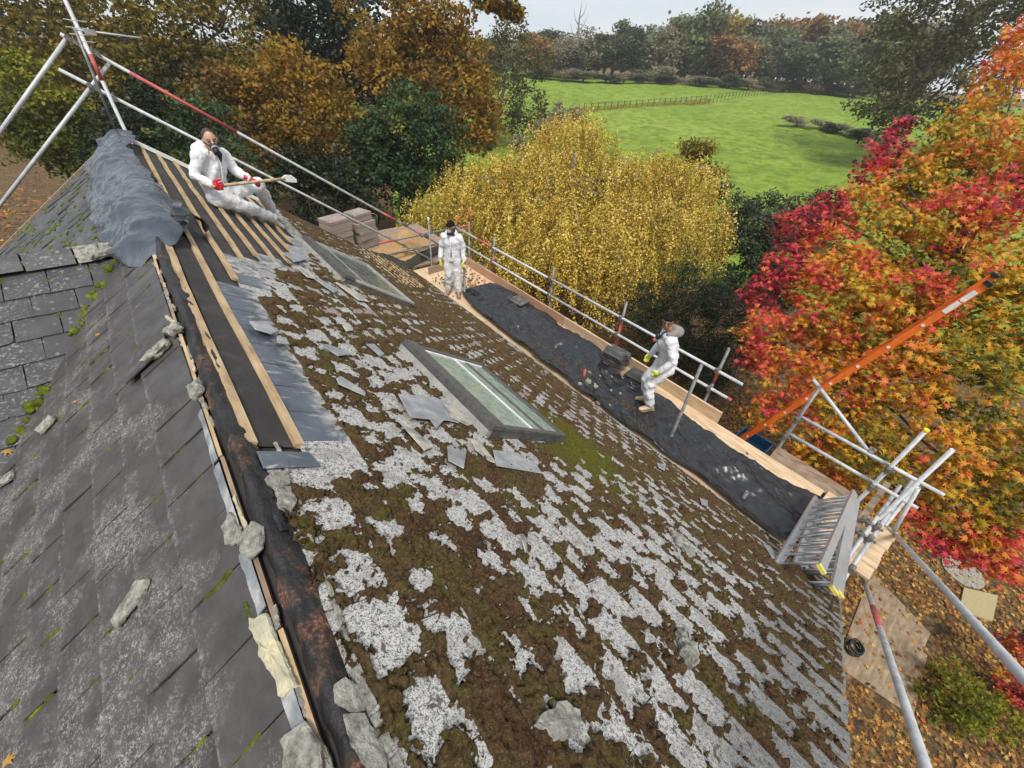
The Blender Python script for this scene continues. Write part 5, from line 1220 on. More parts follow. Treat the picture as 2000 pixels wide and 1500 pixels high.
# ------------------------------------------------------------------ vegetation
LR = np.random.default_rng(77)
def leaves(P, size, tint, shape='oval', up=.35, aspect=.55, droop=0.0):
    """one small folded face (or a five pointed star) per point; returns vertices, faces, tint per face"""
    N = len(P); nrm = LR.normal(size=(N, 3)); nrm[:, 2] = np.abs(nrm[:, 2]) + up; nrm /= np.linalg.norm(nrm, axis=1)[:, None]
    t = LR.normal(size=(N, 3)); t[:, 2] -= droop; t -= nrm * (t * nrm).sum(1)[:, None]; t /= np.linalg.norm(t, axis=1)[:, None] + 1e-9
    b = np.cross(nrm, t); s = size * LR.uniform(.7, 1.25, N)
    if shape == 'star':
        ang = np.array([0, .38, .75, 1.12, 1.62, 2.25, math.pi, -2.25, -1.62, -1.12, -.75, -.38]); rad = np.array([1.0, .36, .92, .34, .70, .24, .30, .24, .70, .34, .92, .36]) * .62
        k = len(ang); V = np.zeros((N, k + 1, 3)); V[:, k] = P + nrm * s[:, None] * .05
        for i in range(k): V[:, i] = P + (t * math.cos(ang[i]) + b * math.sin(ang[i])) * (s * rad[i])[:, None] - nrm * (s * rad[i] ** 2 * .25)[:, None]
        base = np.arange(N)[:, None, None] * (k + 1)
        F = base + np.array([[k, i, (i + 1) % k] for i in range(k)])[None]
        return V.reshape(-1, 3), F.reshape(-1, 3), np.repeat(tint, k)
    V = np.zeros((N, 4, 3)); L = s[:, None]
    V[:, 0] = P - t * L * .5; V[:, 1] = P + b * L * aspect * .5 + nrm * L * .06; V[:, 2] = P + t * L * .5; V[:, 3] = P - b * L * aspect * .5 + nrm * L * .06
    return V.reshape(-1, 3), np.arange(N * 4).reshape(N, 4), tint
def crown_points(lobes, n, sprig, shell=.55, flat=1.0):
    """leaf positions gathered in sprigs on the lobes' outer volume; lobes: (centre, (rx, ry, rz), tint, weight)"""
    wts = np.array([l[3] * (l[1][0] * l[1][1] * l[1][2]) ** (2 / 3) for l in lobes]); wts /= wts.sum(); Ps = []; Ts = []
    per = 26
    for (c, r, tint, _), wv in zip(lobes, wts):
        ns = max(3, int(n * wv / per)); d = LR.normal(size=(ns, 3)); d /= np.linalg.norm(d, axis=1)[:, None]
        rr = shell + (1 - shell) * LR.random(ns) ** .6; rr *= 1 + .22 * (LR.random(ns) - .4); sc = np.array(c) + d * rr[:, None] * np.array(r)
        st = tint + LR.normal(0, .17, ns)
        q = sc[:, None, :] + LR.normal(size=(ns, per, 3)) * np.array([sprig, sprig, sprig * .55 * flat])
        Ps.append(q.reshape(-1, 3)); Ts.append((st[:, None] + LR.normal(0, .09, (ns, per))).ravel())
    return np.concatenate(Ps), np.clip(np.concatenate(Ts), 0, 1)
def limbs(m, base, targets, r0, up_frac=.35, wig=.3):
    base = Vector(base); cen = sum((Vector(t) for t in targets), Vector()) / len(targets); top = base.lerp(Vector((cen.x, cen.y, cen.z)), 1.0)
    pts = [base, base.lerp(top, .25) + Vector((random.gauss(0, wig * .3), random.gauss(0, wig * .3), 0)), base.lerp(top, .55), top]
    m.path(pts, [r0 * 1.25, r0, r0 * .75, r0 * .35], 9)
    for t in targets:
        t = Vector(t); f = random.uniform(.3, .8); a = base.lerp(top, f); mid = a.lerp(t, .5) + Vector((random.gauss(0, wig), random.gauss(0, wig), random.uniform(-.1, .5) * wig))
        m.path([a, mid, t], [r0 * .38, r0 * .24, r0 * .07], 6)
        for k in range(3):
            e = t + Vector((random.gauss(0, 1), random.gauss(0, 1), random.gauss(0, .6))) * (t - a).length * .28; mm = mid.lerp(t, random.random()); m.path([mm, mm.lerp(e, .5) + Vector((0, 0, .1)), e], [r0 * .14, r0 * .09, r0 * .03], 5)
def tree(name, label, cat, base, lobes, n, size, leaf, sprig=.35, group=None, trunk_r=.25, bark='bark', shell=.5, shape='oval', aspect=.6, trunk=True, up=.35, droop=0):
    root = thing(name, base, label, cat, group)
    if trunk:
        m = MB(); limbs(m, base, [l[0] for l in lobes], trunk_r); m.mk('trunk', MT[bark], root, True)
    P, T = crown_points(fuzz(lobes), int(n * .72), sprig * .72, shell); V, F, A = leaves(P, size * 1.3, T, shape, aspect=aspect, up=up, droop=droop)
    mk('crown', V, F, MT[leaf], root, attr=A); return root
def PLb(specs, z, tint=.5, squash=1.0, w=1.0):
    """lobes from survey points (u, v, radius in survey pixels[, tint[, depth]])"""
    out = []
    for s in specs:
        d = s[4] if len(s) > 4 else z; c = at_depth(s[0], s[1], d); r = s[2] * d / FPX * .92
        out.append((tuple(c), (r, r, r * squash), s[3] if len(s) > 3 else tint, w))
    return out
def fuzz(lobes, k=6, s=.45, out=.85):
    res = list(lobes)
    for c, r, t_, w_ in lobes:
        for i in range(k):
            d = LR.normal(size=3); d /= np.linalg.norm(d); q = s * LR.uniform(.6, 1.3)
            res.append((tuple(np.array(c) + d * np.array(r) * out * LR.uniform(.8, 1.25)), tuple(np.array(r) * q), float(np.clip(t_ + LR.normal(0, .16), 0, 1)), w_))
    return res
def foot_of(lobes, dx=0, dy=0):
    cx = sum(l[0][0] for l in lobes) / len(lobes) + dx; cy = sum(l[0][1] for l in lobes) / len(lobes) + dy; return (cx, cy, float(terrain(cx, cy)))

# left wood: oaks, ivy clad trunk, hazel, bramble
lo = PLb([(800, 50, 95, .45), (850, 150, 95, .5), (900, 205, 75, .6), (770, 170, 80, .45), (875, 55, 60, .62), (930, 235, 52, .6), (740, 90, 70, .7), (905, 120, 55, .5)], 29)
tree('oak_tree', 'tall russet oak right of the dark ivy clad tree', 'tree', foot_of(lo), lo, 26000, .26, 'oak_leaf', .55, 'oaks of the left wood', .35, shell=.35)
lo = PLb([(560, 165, 90, .5), (490, 215, 85, .35), (620, 240, 85, .55), (690, 300, 60, .55), (520, 300, 70, .3), (430, 200, 60, .4), (590, 300, 55, .6)], 23)
tree('oak_tree', 'rusty orange oak behind the seated man', 'tree', foot_of(lo), lo, 24000, .20, 'oak_leaf', .42, 'oaks of the left wood', .28, shell=.35)
lo = PLb([(80, 30, 140, .45), (230, 50, 110, .55), (350, 40, 100, .35), (300, 140, 90, .30), (450, 50, 80, .45), (180, 130, 80, .4), (30, 130, 80, .55), (380, 140, 70, .25)], 26)
tree('oak_tree', 'broad yellow brown oak in the top left corner', 'tree', foot_of(lo), lo, 30000, .23, 'gold_leaf', .5, 'oaks of the left wood', .4, shell=.35)
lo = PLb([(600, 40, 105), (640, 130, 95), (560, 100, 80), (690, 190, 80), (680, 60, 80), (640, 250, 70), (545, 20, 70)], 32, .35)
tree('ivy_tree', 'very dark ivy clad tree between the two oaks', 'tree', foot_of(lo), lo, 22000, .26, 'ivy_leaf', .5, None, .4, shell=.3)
lo = PLb([(120, 120, 230), (420, 130, 230), (720, 130, 190), (-60, 200, 200)], 46, .25)
for k, l in enumerate(lo):
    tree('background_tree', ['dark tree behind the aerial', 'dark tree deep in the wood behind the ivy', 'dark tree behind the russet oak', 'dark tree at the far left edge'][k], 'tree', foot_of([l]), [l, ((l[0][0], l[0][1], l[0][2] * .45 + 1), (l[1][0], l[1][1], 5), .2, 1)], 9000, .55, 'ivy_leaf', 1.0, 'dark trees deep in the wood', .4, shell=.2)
lo = PLb([(45, 200, 85, .6), (120, 245, 70, .5), (25, 265, 55, .45), (90, 300, 40, .35), (160, 300, 40, .4)], 21)
tree('maple_bush', 'yellow green leafy bush at the left edge beyond the roof', 'bush', foot_of(lo), lo, 15000, .17, 'lime_leaf', .35, None, .12, shell=.3)
for k, (sp, lab) in enumerate((([(250, 250, 65), (330, 225, 60), (280, 320, 50), (200, 300, 40)], 'dark holly bush behind the grey tarpaulin'), ([(420, 300, 70), (350, 280, 50), (480, 370, 60), (400, 220, 45)], 'dark green bush behind the seated man'),
                               ([(600, 370, 65), (680, 410, 60), (560, 330, 50), (640, 330, 50)], 'dark holly bush behind the stacked blocks'))):
    lo = PLb(sp, 19.5, .6); tree('holly_bush', lab, 'bush', foot_of(lo), lo, 9000, .15, 'hazel_leaf' if k == 1 else 'ivy_leaf', .3, 'dark bushes under the oaks', .1, shell=.3)
lo = PLb([(800, 255, 85, .55), (755, 310, 70, .45), (845, 315, 65, .5), (725, 260, 55, .5), (770, 375, 60, .4), (830, 235, 50, .6), (690, 330, 45, .5)], 22)
tree('hazel_tree', 'spreading green hazel below the russet oak', 'tree', foot_of(lo), lo, 20000, .17, 'hazel_leaf', .32, None, .12, shell=.35)
b = on_ground(955, 290)
lo = PLb([(980, 130, 60, .5), (1010, 200, 60, .5), (950, 200, 60, .55), (1040, 230, 45, .4), (960, 90, 45, .6), (1000, 60, 35, .6), (930, 260, 40, .4), (1030, 140, 42, .5)], 46)
tree('thorn_tree', 'thin olive green thorn tree between the oak and the meadow', 'tree', tuple(b), lo, 10000, .26, 'olive_leaf', .6, None, .3, shell=.2)
# branch tip reaching in over the sky
lo = PLb([(985, 8, 24, .45), (960, -12, 26, .5), (925, -22, 22, .5), (1005, 28, 9, .5)], 27)
tree('oak_bough', 'tip of an oak bough hanging into the sky at the top edge', 'branch', (foot_of(lo)[0], foot_of(lo)[1], lo[2][0][2]), lo, 700, .26, 'oak_leaf', .25, None, .07, shell=.3)
# low ground shrubs under the left wood
# weeping birch
bc = Vector((13.6, 13.4, float(terrain(13.6, 13.4))))
br = thing('weeping_birch', bc, 'wide yellow weeping birch with trailing leaf curtains beyond the scaffold', 'tree')
domes = []
def dome(u, v, z, r, hgt): c = at_depth(u, v, z); domes.append((c, r, hgt))
for u, v, z, r, hh in ((1120, 240, 20.0, 2.0, 5.0), (1060, 300, 19.0, 2.2, 5.0), (1185, 325, 18.5, 2.2, 5.0), (1275, 318, 19.5, 2.0, 5.0), (1340, 330, 19.0, 1.8, 4.6), (950, 335, 19.0, 2.2, 4.6), (880, 390, 18.2, 1.8, 3.2),
                       (1010, 400, 16.8, 2.0, 4.4), (1130, 410, 16.0, 2.2, 4.4), (1250, 400, 16.6, 2.1, 4.6), (1350, 410, 17.4, 1.6, 4.4), (830, 440, 18.2, 1.1, 1.7), (1080, 480, 15.2, 1.5, 2.6), (1210, 480, 15.3, 1.4, 2.8)): dome(u, v, z, r, hh)
m = MB(); top = at_depth(1125, 300, 18.5)
m.path([bc, bc.lerp(top, .4) + Vector((.3, .1, 0)), bc.lerp(top, .8), top], [.22, .17, .12, .06], 9)
for c, r, hgt in domes:
    a = bc.lerp(top, random.uniform(.35, .85)); mid = a.lerp(c, .55) + Vector((0, 0, -.2)); m.path([a, mid, Vector(c) + Vector((0, 0, -.25)), Vector(c) + (Vector(c) - a).normalized() * r * .5 - Vector((0, 0, .9))], [.08, .06, .035, .012], 6)
m.mk('trunk', MT['pale_bark'], br, True)
for u, v, s in ((918, 297, 1), (1135, 215, 1), (1100, 290, -1), (1020, 300, 1), (1215, 305, -1), (1290, 285, 1), (1370, 320, 1), (1140, 345, 1)):
    c = at_depth(u, v + 18, 17.6 if v > 300 else 19); m = MB(); w_ = random.uniform(.22, .45)
    m.path([c + Vector((s * w_ * (f - .5) * 1.5, -s * w_ * (f - .5) * 1.2, .38 * math.sin(math.pi * f ** .8) - .1)) for f in np.linspace(0, 1, 9)], [.022 - .016 * f for f in np.linspace(0, 1, 9)], 6); m.mk('arching_bough', MT['pale_bark'], br, True)
Ps = []; Ts = []; tw = MB()
for c, r, hgt in domes:
    ns = int(60 * r * r); a = LR.random(ns) * 2 * math.pi; rr = np.sqrt(LR.random(ns)) * r
    for k in range(ns):
        if vnoise(np.array([(c.x + rr[k] * math.cos(a[k])) * 1.1]), np.array([(c.y + rr[k] * math.sin(a[k])) * 1.1]), 2)[0] < .2: continue
        x0 = c.x + rr[k] * math.cos(a[k]) + LR.normal(0, .22); y0 = c.y + rr[k] * math.sin(a[k]) + LR.normal(0, .22); z0 = c.z + .25 - .55 * (rr[k] / r) ** 2 * r * .5 + LR.normal(0, .26)
        L = hgt * LR.uniform(.35, 1.0) * (.55 + .45 * (rr[k] / r)); L = min(L, max(.4, z0 - bc.z - LR.uniform(.3, 1.2))); nl = int(L * 30)
        f = np.sort(LR.random(nl)); out = .36 * r * (rr[k] / r) * np.sin(f * 1.6)
        px = x0 + out * math.cos(a[k]) + .08 * np.sin(f * 5 + k) + LR.normal(0, .06, nl); py = y0 + out * math.sin(a[k]) + .08 * np.cos(f * 4 + k) + LR.normal(0, .06, nl); pz = z0 - f * L + LR.normal(0, .03, nl)
        Ps.append(np.stack([px, py, pz], -1)); Ts.append(np.clip(.56 + LR.normal(0, .20) + LR.normal(0, .18, nl) - .12 * f, 0, 1))
        if k % 4 == 0: tw.path([(x0 + .35 * r * (rr[k] / r) * math.sin(g * 1.6) * math.cos(a[k]), y0 + .35 * r * (rr[k] / r) * math.sin(g * 1.6) * math.sin(a[k]), z0 - g * L) for g in (0, .33, .66, 1)], .006, 3, cap=False)
P = np.concatenate(Ps); T = np.concatenate(Ts); V, F, A = leaves(P, .088, T, aspect=.7, up=.1, droop=1.5)
tw.mk('trailing_twigs', MT['twig'], br, kind='stuff'); mk('crown', V, F, MT['birch_leaf'], br, attr=A)

# dark yews and laurels between birch and liquidambar
lo = PLb([(1330, 570, 70), (1380, 640, 75), (1300, 640, 60), (1420, 600, 55), (1360, 730, 60), (1430, 690, 50), (1270, 700, 45), (1250, 610, 45)], 15.5, .5)
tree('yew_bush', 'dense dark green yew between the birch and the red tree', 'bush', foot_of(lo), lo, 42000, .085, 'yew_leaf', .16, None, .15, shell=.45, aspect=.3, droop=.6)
lo = PLb([(1480, 440, 50), (1510, 500, 55), (1440, 490, 50), (1540, 440, 40), (1460, 530, 45), (1530, 560, 45)], 20, .5)
tree('laurel_bush', 'rounded grey green laurel right of the birch', 'bush', foot_of(lo), lo, 15000, .13, 'laurel_leaf', .22, 'evergreen bushes at the garden edge', .1, shell=.4)
lo = PLb([(1440, 420, 34), (1500, 410, 30), (1560, 410, 34), (1600, 440, 40), (1400, 380, 22), (1620, 400, 30)], 27, .55)
tree('laurel_bush', 'low green hedge bush where the garden meets the meadow', 'bush', foot_of(lo), lo, 12000, .15, 'laurel_leaf', .28, 'evergreen bushes at the garden edge', .08, shell=.4)
lo = PLb([(1370, 305, 26, .5), (1385, 340, 26, .5), (1350, 290, 16, .6)], 24)
tree('spindle_bush', 'brownish thin bush behind the right shoulder of the birch', 'bush', foot_of(lo), lo, 3500, .14, 'gold_leaf', .3, None, .06, shell=.2)
lo = PLb([(1090, 230, 24, .5), (1060, 260, 24, .4), (1120, 225, 16, .5), (1020, 290, 22, .4)], 34)
tree('bramble_thicket', 'grey brown thicket behind the top of the birch', 'bush', foot_of(lo), lo, 5000, .17, 'far_grey', .35, None, .06, shell=.2)

# liquidambar: star leaves, the largest 300 as objects
la = thing('liquidambar_tree', (12.6, .6, 0), 'large liquidambar in red, orange and yellow autumn leaf on the right', 'tree')
spec = [(1490, 575, 42, .28, 9.6), (1540, 520, 48, .30, 9.4), (1500, 640, 52, .50, 9.2), (1530, 720, 60, .60, 8.9), (1510, 800, 48, .55, 9.0), (1490, 700, 40, .34, 9.2), (1560, 450, 50, .30, 9.8), (1600, 560, 60, .48, 9.0), (1620, 420, 48, .30, 10), (1620, 480, 52, .55, 9.6),
        (1690, 400, 55, .62, 9.8), (1730, 300, 38, .20, 10.2), (1760, 250, 20, .10, 10.4), (1705, 335, 32, .24, 10), (1770, 350, 52, .72, 10.0), (1840, 300, 66, .82, 10.2), (1900, 230, 56, .66, 10.4), (1960, 150, 56, .52, 10.6), (2010, 80, 56, .50, 10.8),
        (1670, 620, 85, .72, 8.4), (1760, 480, 80, .80, 9.0), (1870, 440, 85, .40, 8.6), (1960, 400, 66, .26, 8.4), (1980, 300, 75, .62, 9.2), (1780, 590, 75, .42, 8.0), (1890, 580, 90, .72, 7.8), (1990, 520, 80, .74, 7.8),
        (1640, 760, 80, .66, 8.2), (1760, 740, 90, .60, 7.7), (1880, 740, 95, .82, 7.4), (1990, 700, 85, .86, 7.4), (1600, 850, 60, .70, 8.4), (1700, 880, 75, .76, 7.8), (1820, 880, 85, .66, 7.4), (1950, 880, 90, .84, 7.2),
        (1790, 1000, 40, .34, 7.8), (1870, 990, 60, .72, 7.5), (1965, 985, 60, .78, 7.3), (1915, 1040, 34, .40, 7.4), (1985, 1060, 40, .36, 7.2), (1880, 1075, 30, .30, 7.5), (1960, 1105, 34, .36, 7.3), (1700, 990, 50, .72, 8.2), (1640, 920, 48, .62, 8.5), (1830, 1060, 36, .22, 7.8), (1560, 900, 36, .66, 8.9), (1600, 640, 62, .58, 8.7), (1645, 690, 62, .62, 8.5), (1660, 545, 70, .56, 8.9), (1690, 610, 60, .70, 8.8), (1720, 560, 60, .62, 8.9), (1730, 680, 70, .64, 8.2), (1850, 340, 70, .70, 10.0), (1800, 400, 70, .75, 9.8), (1820, 660, 80, .70, 8.2), (2050, 600, 120, .7, 7.6), (2060, 900, 120, .6, 7.2), (2080, 300, 110, .55, 9)]
spec = [(a, b, c, d - (.09 if a < 1660 else .02), e) for a, b, c, d, e in spec]; lo = PLb(spec, 9); 
m = MB(); cb = Vector((12.6, .6, 0)); m.path([cb, Vector((12.5, .5, 2.5)), Vector((12.4, .5, 4.5)), Vector((12.3, .4, 6.5))], [.26, .21, .12, .04], 10)
for l in lo:
    t = Vector(l[0]); a = Vector((12.5, .5, min(6.0, max(1.2, t.z - 1.2 + random.uniform(-.4, .3))))); m.path([a, a.lerp(t, .5) + Vector((0, 0, .25)), t], [.05, .03, .008], 6)
m.mk('trunk', MT['bark'], la, True)
wts = []; Ps = []; Ts = []
for (c, r, tint, _) in lo:
    ns = int(165 * r[0] ** 2) + 10; d = LR.normal(size=(ns, 3)); d /= np.linalg.norm(d, axis=1)[:, None]; rr = .35 + .65 * LR.random(ns) ** .5
    sc = np.array(c) + d * rr[:, None] * np.array(r); n_ = 9; q = sc[:, None, :] + LR.normal(size=(ns, n_, 3)) * np.array([.11, .11, .05])
    st = tint + .03 + LR.normal(0, .13, ns) - .07 * (d[:, 2]) * rr                        # redder towards the shoot tips at the top
    Ps.append(q.reshape(-1, 3)); Ts.append((st[:, None] + LR.normal(0, .05, (ns, n_))).ravel())
P = np.concatenate(Ps); T = np.clip(np.concatenate(Ts), 0, 1)
keep = P[:, 0] > 6.72 + .25 * LR.random(len(P)); P, T = P[keep], T[keep]
# outermost leaves in view, nearest first
q = np.stack([P[:, 0], P[:, 1], H - P[:, 2]], -1); zz = q @ np.array([RX[2], RY[2], RD[2]]); uu = 1000 + FPX * (q @ np.array([RX[0], RY[0], RD[0]])) / zz; vv = 750 + FPX * (q @ np.array([RX[1], RY[1], RD[1]])) / zz
inv = np.where((uu > 0) & (uu < 2000) & (vv > 0) & (vv < 1500), zz, 99); order = np.argsort(inv)[:300]
msk = np.ones(len(P), bool); msk[order] = False
V, F, A = leaves(P[msk], .150, T[msk], 'star', up=.55); mk('crown', V, F, MT['amber_leaf'], la, attr=A, kind='stuff')
lm = {}
for i in order:
    k = (int(T[i] * 8), i % 3)
    if k not in lm:
        V, F, A = leaves(np.zeros((1, 3)), .150, np.array([T[i]]), 'star', up=.55)
        me = bpy.data.meshes.new('leaf'); me.from_pydata([tuple(p) for p in V], [], F.tolist()); at = me.attributes.new('tint', 'FLOAT', 'FACE'); at.data.foreach_set('value', A.astype(np.float32)); me.materials.append(MT['amber_leaf']); lm[k] = me
    o = bpy.data.objects.new('leaf', lm[k]); link(o, la); Mx = Matrix.Rotation(random.uniform(0, 6.28), 4, 'Z') @ Matrix.Rotation(random.gauss(0, .3), 4, 'X'); Mx.translation = P[i]; o.matrix_basis = Mx

# little shrubs by the plywood
for k, (sp, n, leaf, lab, sz) in enumerate((([(1880, 1350, 70, .75), (1850, 1390, 50, .7), (1930, 1400, 60, .8)], 5200, 'lime_leaf', 'small yellow green shrub in the bottom right corner', .055),
                                  ([(1985, 1275, 42, .26), (1995, 1340, 45, .24)], 2600, 'amber_leaf', 'small scarlet shrub at the right edge', .06), ([(1960, 1470, 55, .3), (1900, 1480, 40, .35)], 2600, 'amber_leaf', 'small red shrub at the bottom edge', .055))):
    lo = PLb(sp, 7.9, .5, .7); tree('garden_shrub', lab, 'shrub', (lo[0][0][0], lo[0][0][1], 0), lo, n, sz, leaf, .07, 'young shrubs beside the plywood', .015, shell=.2)

# fallen leaves
N = 15000
x = LR.uniform(5.2, 14.5, N); y = LR.uniform(-6.5, 3.5, N); p1 = np.stack([x, y, .012 + .03 * LR.random(N)], -1)
onp = (x > 7.5) & (x < 10.3) & (y > -3.35) & (y < -2.0); keep = ~onp | (LR.random(N) < .12); p1 = p1[keep]; p1[:, 2] += np.where(onp[keep], .028, 0)
N2 = 5000; x = LR.uniform(6.5, 17, N2); y = LR.uniform(3.5, 16, N2); p2 = np.stack([x, y, terrain(x, y) + .02 + .03 * LR.random(N2)], -1)
N3 = 5000; x = LR.uniform(-22, -3, N3); y = LR.uniform(16, 62, N3); p3_ = np.stack([x, y, terrain(x, y) + .03 - 1.6 * np.clip((np.hypot(x, y) - 38) / 25, 0, 1) + .05 * LR.random(N3)], -1)
P = np.concatenate([p1, p2, p3_]); V, F, A = leaves(P, np.concatenate([np.full(len(p1) + len(p2), .125), np.full(N3, .32)]), np.clip(LR.normal(.5, .24, len(P)), 0, 1), 'star', up=2.2); 
F = F  
o = mk('fallen_leaves', V, F, MT['litter_leaf'], attr=A, kind='stuff'); tag(o, 'brown and yellow fallen leaves covering the garden ground', 'fallen leaves')
pl = []
for k in range(46): pl.append(V3(random.uniform(5.3, 5.95), random.uniform(7.7, 9.1), PD - .02))
V, F, A = leaves(np.array([tuple(p) for p in pl]), .11, np.clip(LR.normal(.6, .25, len(pl)), 0, 1), 'star', up=1.5)
o = mk('leaf_drift', V, F, MT['litter_leaf'], attr=A, kind='stuff'); tag(o, 'drift of orange leaves on the boards behind the far man', 'fallen leaves')
for k, (u, v, lab) in enumerate(((147, 783, 'orange fallen leaf on the middle of the left slope'), (190, 652, 'orange fallen leaf caught in the valley'), (20, 886, 'yellow fallen leaf on the wing slates'), (12, 1485, 'orange fallen leaf in the bottom left corner'), (800, 818, 'tiny orange leaf on the mossy slope'), (32, 918, 'orange fallen leaf at the lower valley end'))):
    r = ray(u, v)
    if u > 400: p = on_roof(u, v, .05)
    elif k in (2, 5): kk = (WD + WT * WY) / (r[2] + WT * r[1]); p = V3(*(r * kk)) + Vector((0, 0, .03))
    else: kk = (RD0 - .03 / CP + TP * RX0) / (r[2] + TP * r[0]); p = V3(*(r * kk))
    V, F, A = leaves(np.zeros((1, 3)), [.045, .05, .07, .07, .03, .05][k] * 1.15, np.array([.68]), 'star', up=3); o = mk('fallen_leaf', V + np.array(p), F, MT['litter_leaf'], attr=A); tag(o, lab, 'leaf', 'single leaves fallen on the roof')

# right hand oak
lo = PLb([(1790, 90, 90, .4), (1850, 40, 80, .5), (1730, 170, 60, .4), (1900, 120, 100, .35), (1780, 190, 70, .35), (1980, 60, 110, .4), (1720, 220, 40, .4), (1880, 210, 80, .3), (1770, 20, 60, .5), (1950, -30, 90, .5), (1830, -40, 70, .5)], 44)
tree('oak_tree', 'big olive brown oak at the meadow edge above the liquidambar', 'tree', foot_of(lo), lo, 20000, .34, 'olive_leaf', .8, None, .5, shell=.25)

# ---- far tree line, each tree an object; a few crown meshes are shared
def crown_mesh(seed, leaf, n=5200, size=.062, tall=1.0, shell=.3, sprig=.06):
    lob = [((0, 0, .60), (.26, .26, .33 * tall), .5, 1)]
    r = np.random.default_rng(seed)
    for k in range(8): a = r.random() * 6.28; lob.append(((.22 * math.cos(a), .22 * math.sin(a), r.uniform(.22, .86)), (.17, .17, .17), r.uniform(.3, .7), 1))
    P, T = crown_points(lob, n, sprig, shell); V, F, A = leaves(P, size, T, aspect=.7)
    o = mk('crown', V, F, MT[leaf], attr=A); me = o.data; bpy.data.objects.remove(o); return me
def trunk_mesh():
    m = MB(); limbs(m, (0, 0, 0), [(.15, .1, .6), (-.16, .05, .55), (.05, -.15, .7), (-.02, .1, .85)], .022, wig=.04); o = m.mk('trunk', MT['bark'], None, True); me = o.data; bpy.data.objects.remove(o); return me
TRM = trunk_mesh()
CM = {l: [crown_mesh(i * 7 + j, l, tall=[1, .85][j]) for j in range(2)] for i, l in enumerate(('far_green', 'far_dark', 'far_amber', 'far_yellow'))}
CM['far_grey'] = [crown_mesh(91, 'far_grey', 2200, .05, 1.0, .2, .07), crown_mesh(92, 'far_grey', 1800, .05, 1.1, .15, .08)]
def far_tree(u, vb, vt, wpx, leaf, label, dist=None, j=0, name='woodland_tree', group='trees along the far meadow edge', cat='tree'):
    g = on_ground(u, vb)
    if dist: 
        r = ray(u, vb); k = dist / math.hypot(r[0], r[1]); g = Vector((r[0] * k, r[1] * k, float(terrain(r[0] * k, r[1] * k))))
    q = Vector((g.x, g.y, H - g.z)); z = RX[2] * q[0] + RY[2] * q[1] + RD[2] * q[2]
    # height from the top point at the same plan distance
    r = ray(u, vt); k = math.hypot(g.x, g.y) / math.hypot(r[0], r[1]); top = H - r[2] * k; h = max(1.5, top - g.z); wd = wpx * 1.25 * z / FPX
    o = thing(name, g, label, cat, group); o.scale = (wd / .78, wd / .78, h / .98); o.rotation_euler.z = random.uniform(0, 6.28)
    c = bpy.data.objects.new('crown', CM[leaf][j]); COL.objects.link(c); c.parent = o
    t = bpy.data.objects.new('trunk', TRM); COL.objects.link(t); t.parent = o
    return o
FT = [(1045, 150, 62, 60, 'far_amber', 1, 'bare tan willow at the left end of the meadow edge'), (1090, 152, 70, 50, 'far_grey', 0, 'grey leafless tree beside the tan willow'), (1140, 152, 45, 62, 'far_grey', 1, 'pale grey poplar with a rounded head'),
      (1180, 155, 70, 60, 'far_dark', 0, 'dark ivy covered tree left of the bramble mound'), (1215, 158, 40, 50, 'far_dark', 1, 'dark pine like tree against the sky'), (1245, 158, 62, 60, 'far_green', 0, 'mid green tree above the bramble mound'),
      (1285, 162, 44, 66, 'far_grey', 0, 'thin grey tree right of the bramble mound'), (1330, 164, 8, 78, 'far_green', 1, 'tallest green tree of the meadow edge'), (1385, 166, 18, 74, 'far_yellow', 1, 'tall golden green tree next to the tallest one'),
      (1445, 168, 40, 62, 'far_dark', 0, 'blue green spruce like tree in the middle of the edge'), (1480, 168, 24, 70, 'far_amber', 0, 'rusty topped tree behind the dark spruce'), (1510, 172, 45, 66, 'far_green', 0, 'pale green rounded tree right of the spruce'),
      (1560, 176, 30, 76, 'far_amber', 1, 'copper coloured beech in the far edge'), (1610, 180, 30, 66, 'far_amber', 0, 'orange brown tree behind the yellow one'), (1650, 182, 58, 62, 'far_yellow', 0, 'bright yellow tree at the far meadow edge'),
      (1700, 186, 24, 80, 'far_green', 1, 'olive tree left of the big right oak'), (1745, 188, 20, 80, 'far_grey', 1, 'grey brown tree behind the big right oak'), (1000, 150, 66, 56, 'far_grey', 1, 'grey tree behind the thorn tree'), (950, 148, 70, 60, 'far_green', 0, 'green tree behind the russet oak edge'),
      (1310, 162, 60, 60, 'far_dark', 1, 'dark bush like tree below the tallest tree'), (1410, 166, 70, 60, 'far_green', 0, 'low green tree between golden tree and spruce'), (1590, 178, 80, 60, 'far_green', 1, 'low dull green tree before the copper beech'), (1110, 152, 95, 60, 'far_dark', 0, 'low dark tree under the grey poplar')]
for k in range(16):
    u = 1010 + k * 44 + random.uniform(-10, 10); vb = 150 + (u - 1000) * .055; far_tree(u, vb, random.uniform(48, 84), random.uniform(66, 92), ['far_green', 'far_grey', 'far_dark', 'far_green', 'far_amber'][k % 5], 'one of the many mixed trees filling the far meadow edge', 158 + 9 * (k % 3), k % 2, group='mixed trees filling the far meadow edge')
for u, vb, vt, wp, leaf, j, lab in FT: far_tree(u, vb, vt, wp, leaf, lab, None, j)
far_u = [930, 985, 1030, 1075, 1120, 1165, 1210, 1260, 1300, 1350, 1400, 1450, 1500, 1550, 1600, 1640, 1690, 1740, 1790]
for k, u in enumerate(far_u):
    vb = 148 + (u - 1000) * .055; far_tree(u, vb, [92, 88, 84, 86, 74, 84, 80, 66, 70, 44, 46, 60, 40, 36, 40, 50, 38, 44, 50][k], 74, ['far_green', 'far_amber', 'far_dark', 'far_grey'][k % 4], 'tree of the second row standing behind the far meadow edge', 195 + 12 * (k % 3), k % 2, group='second row of trees behind the meadow edge')
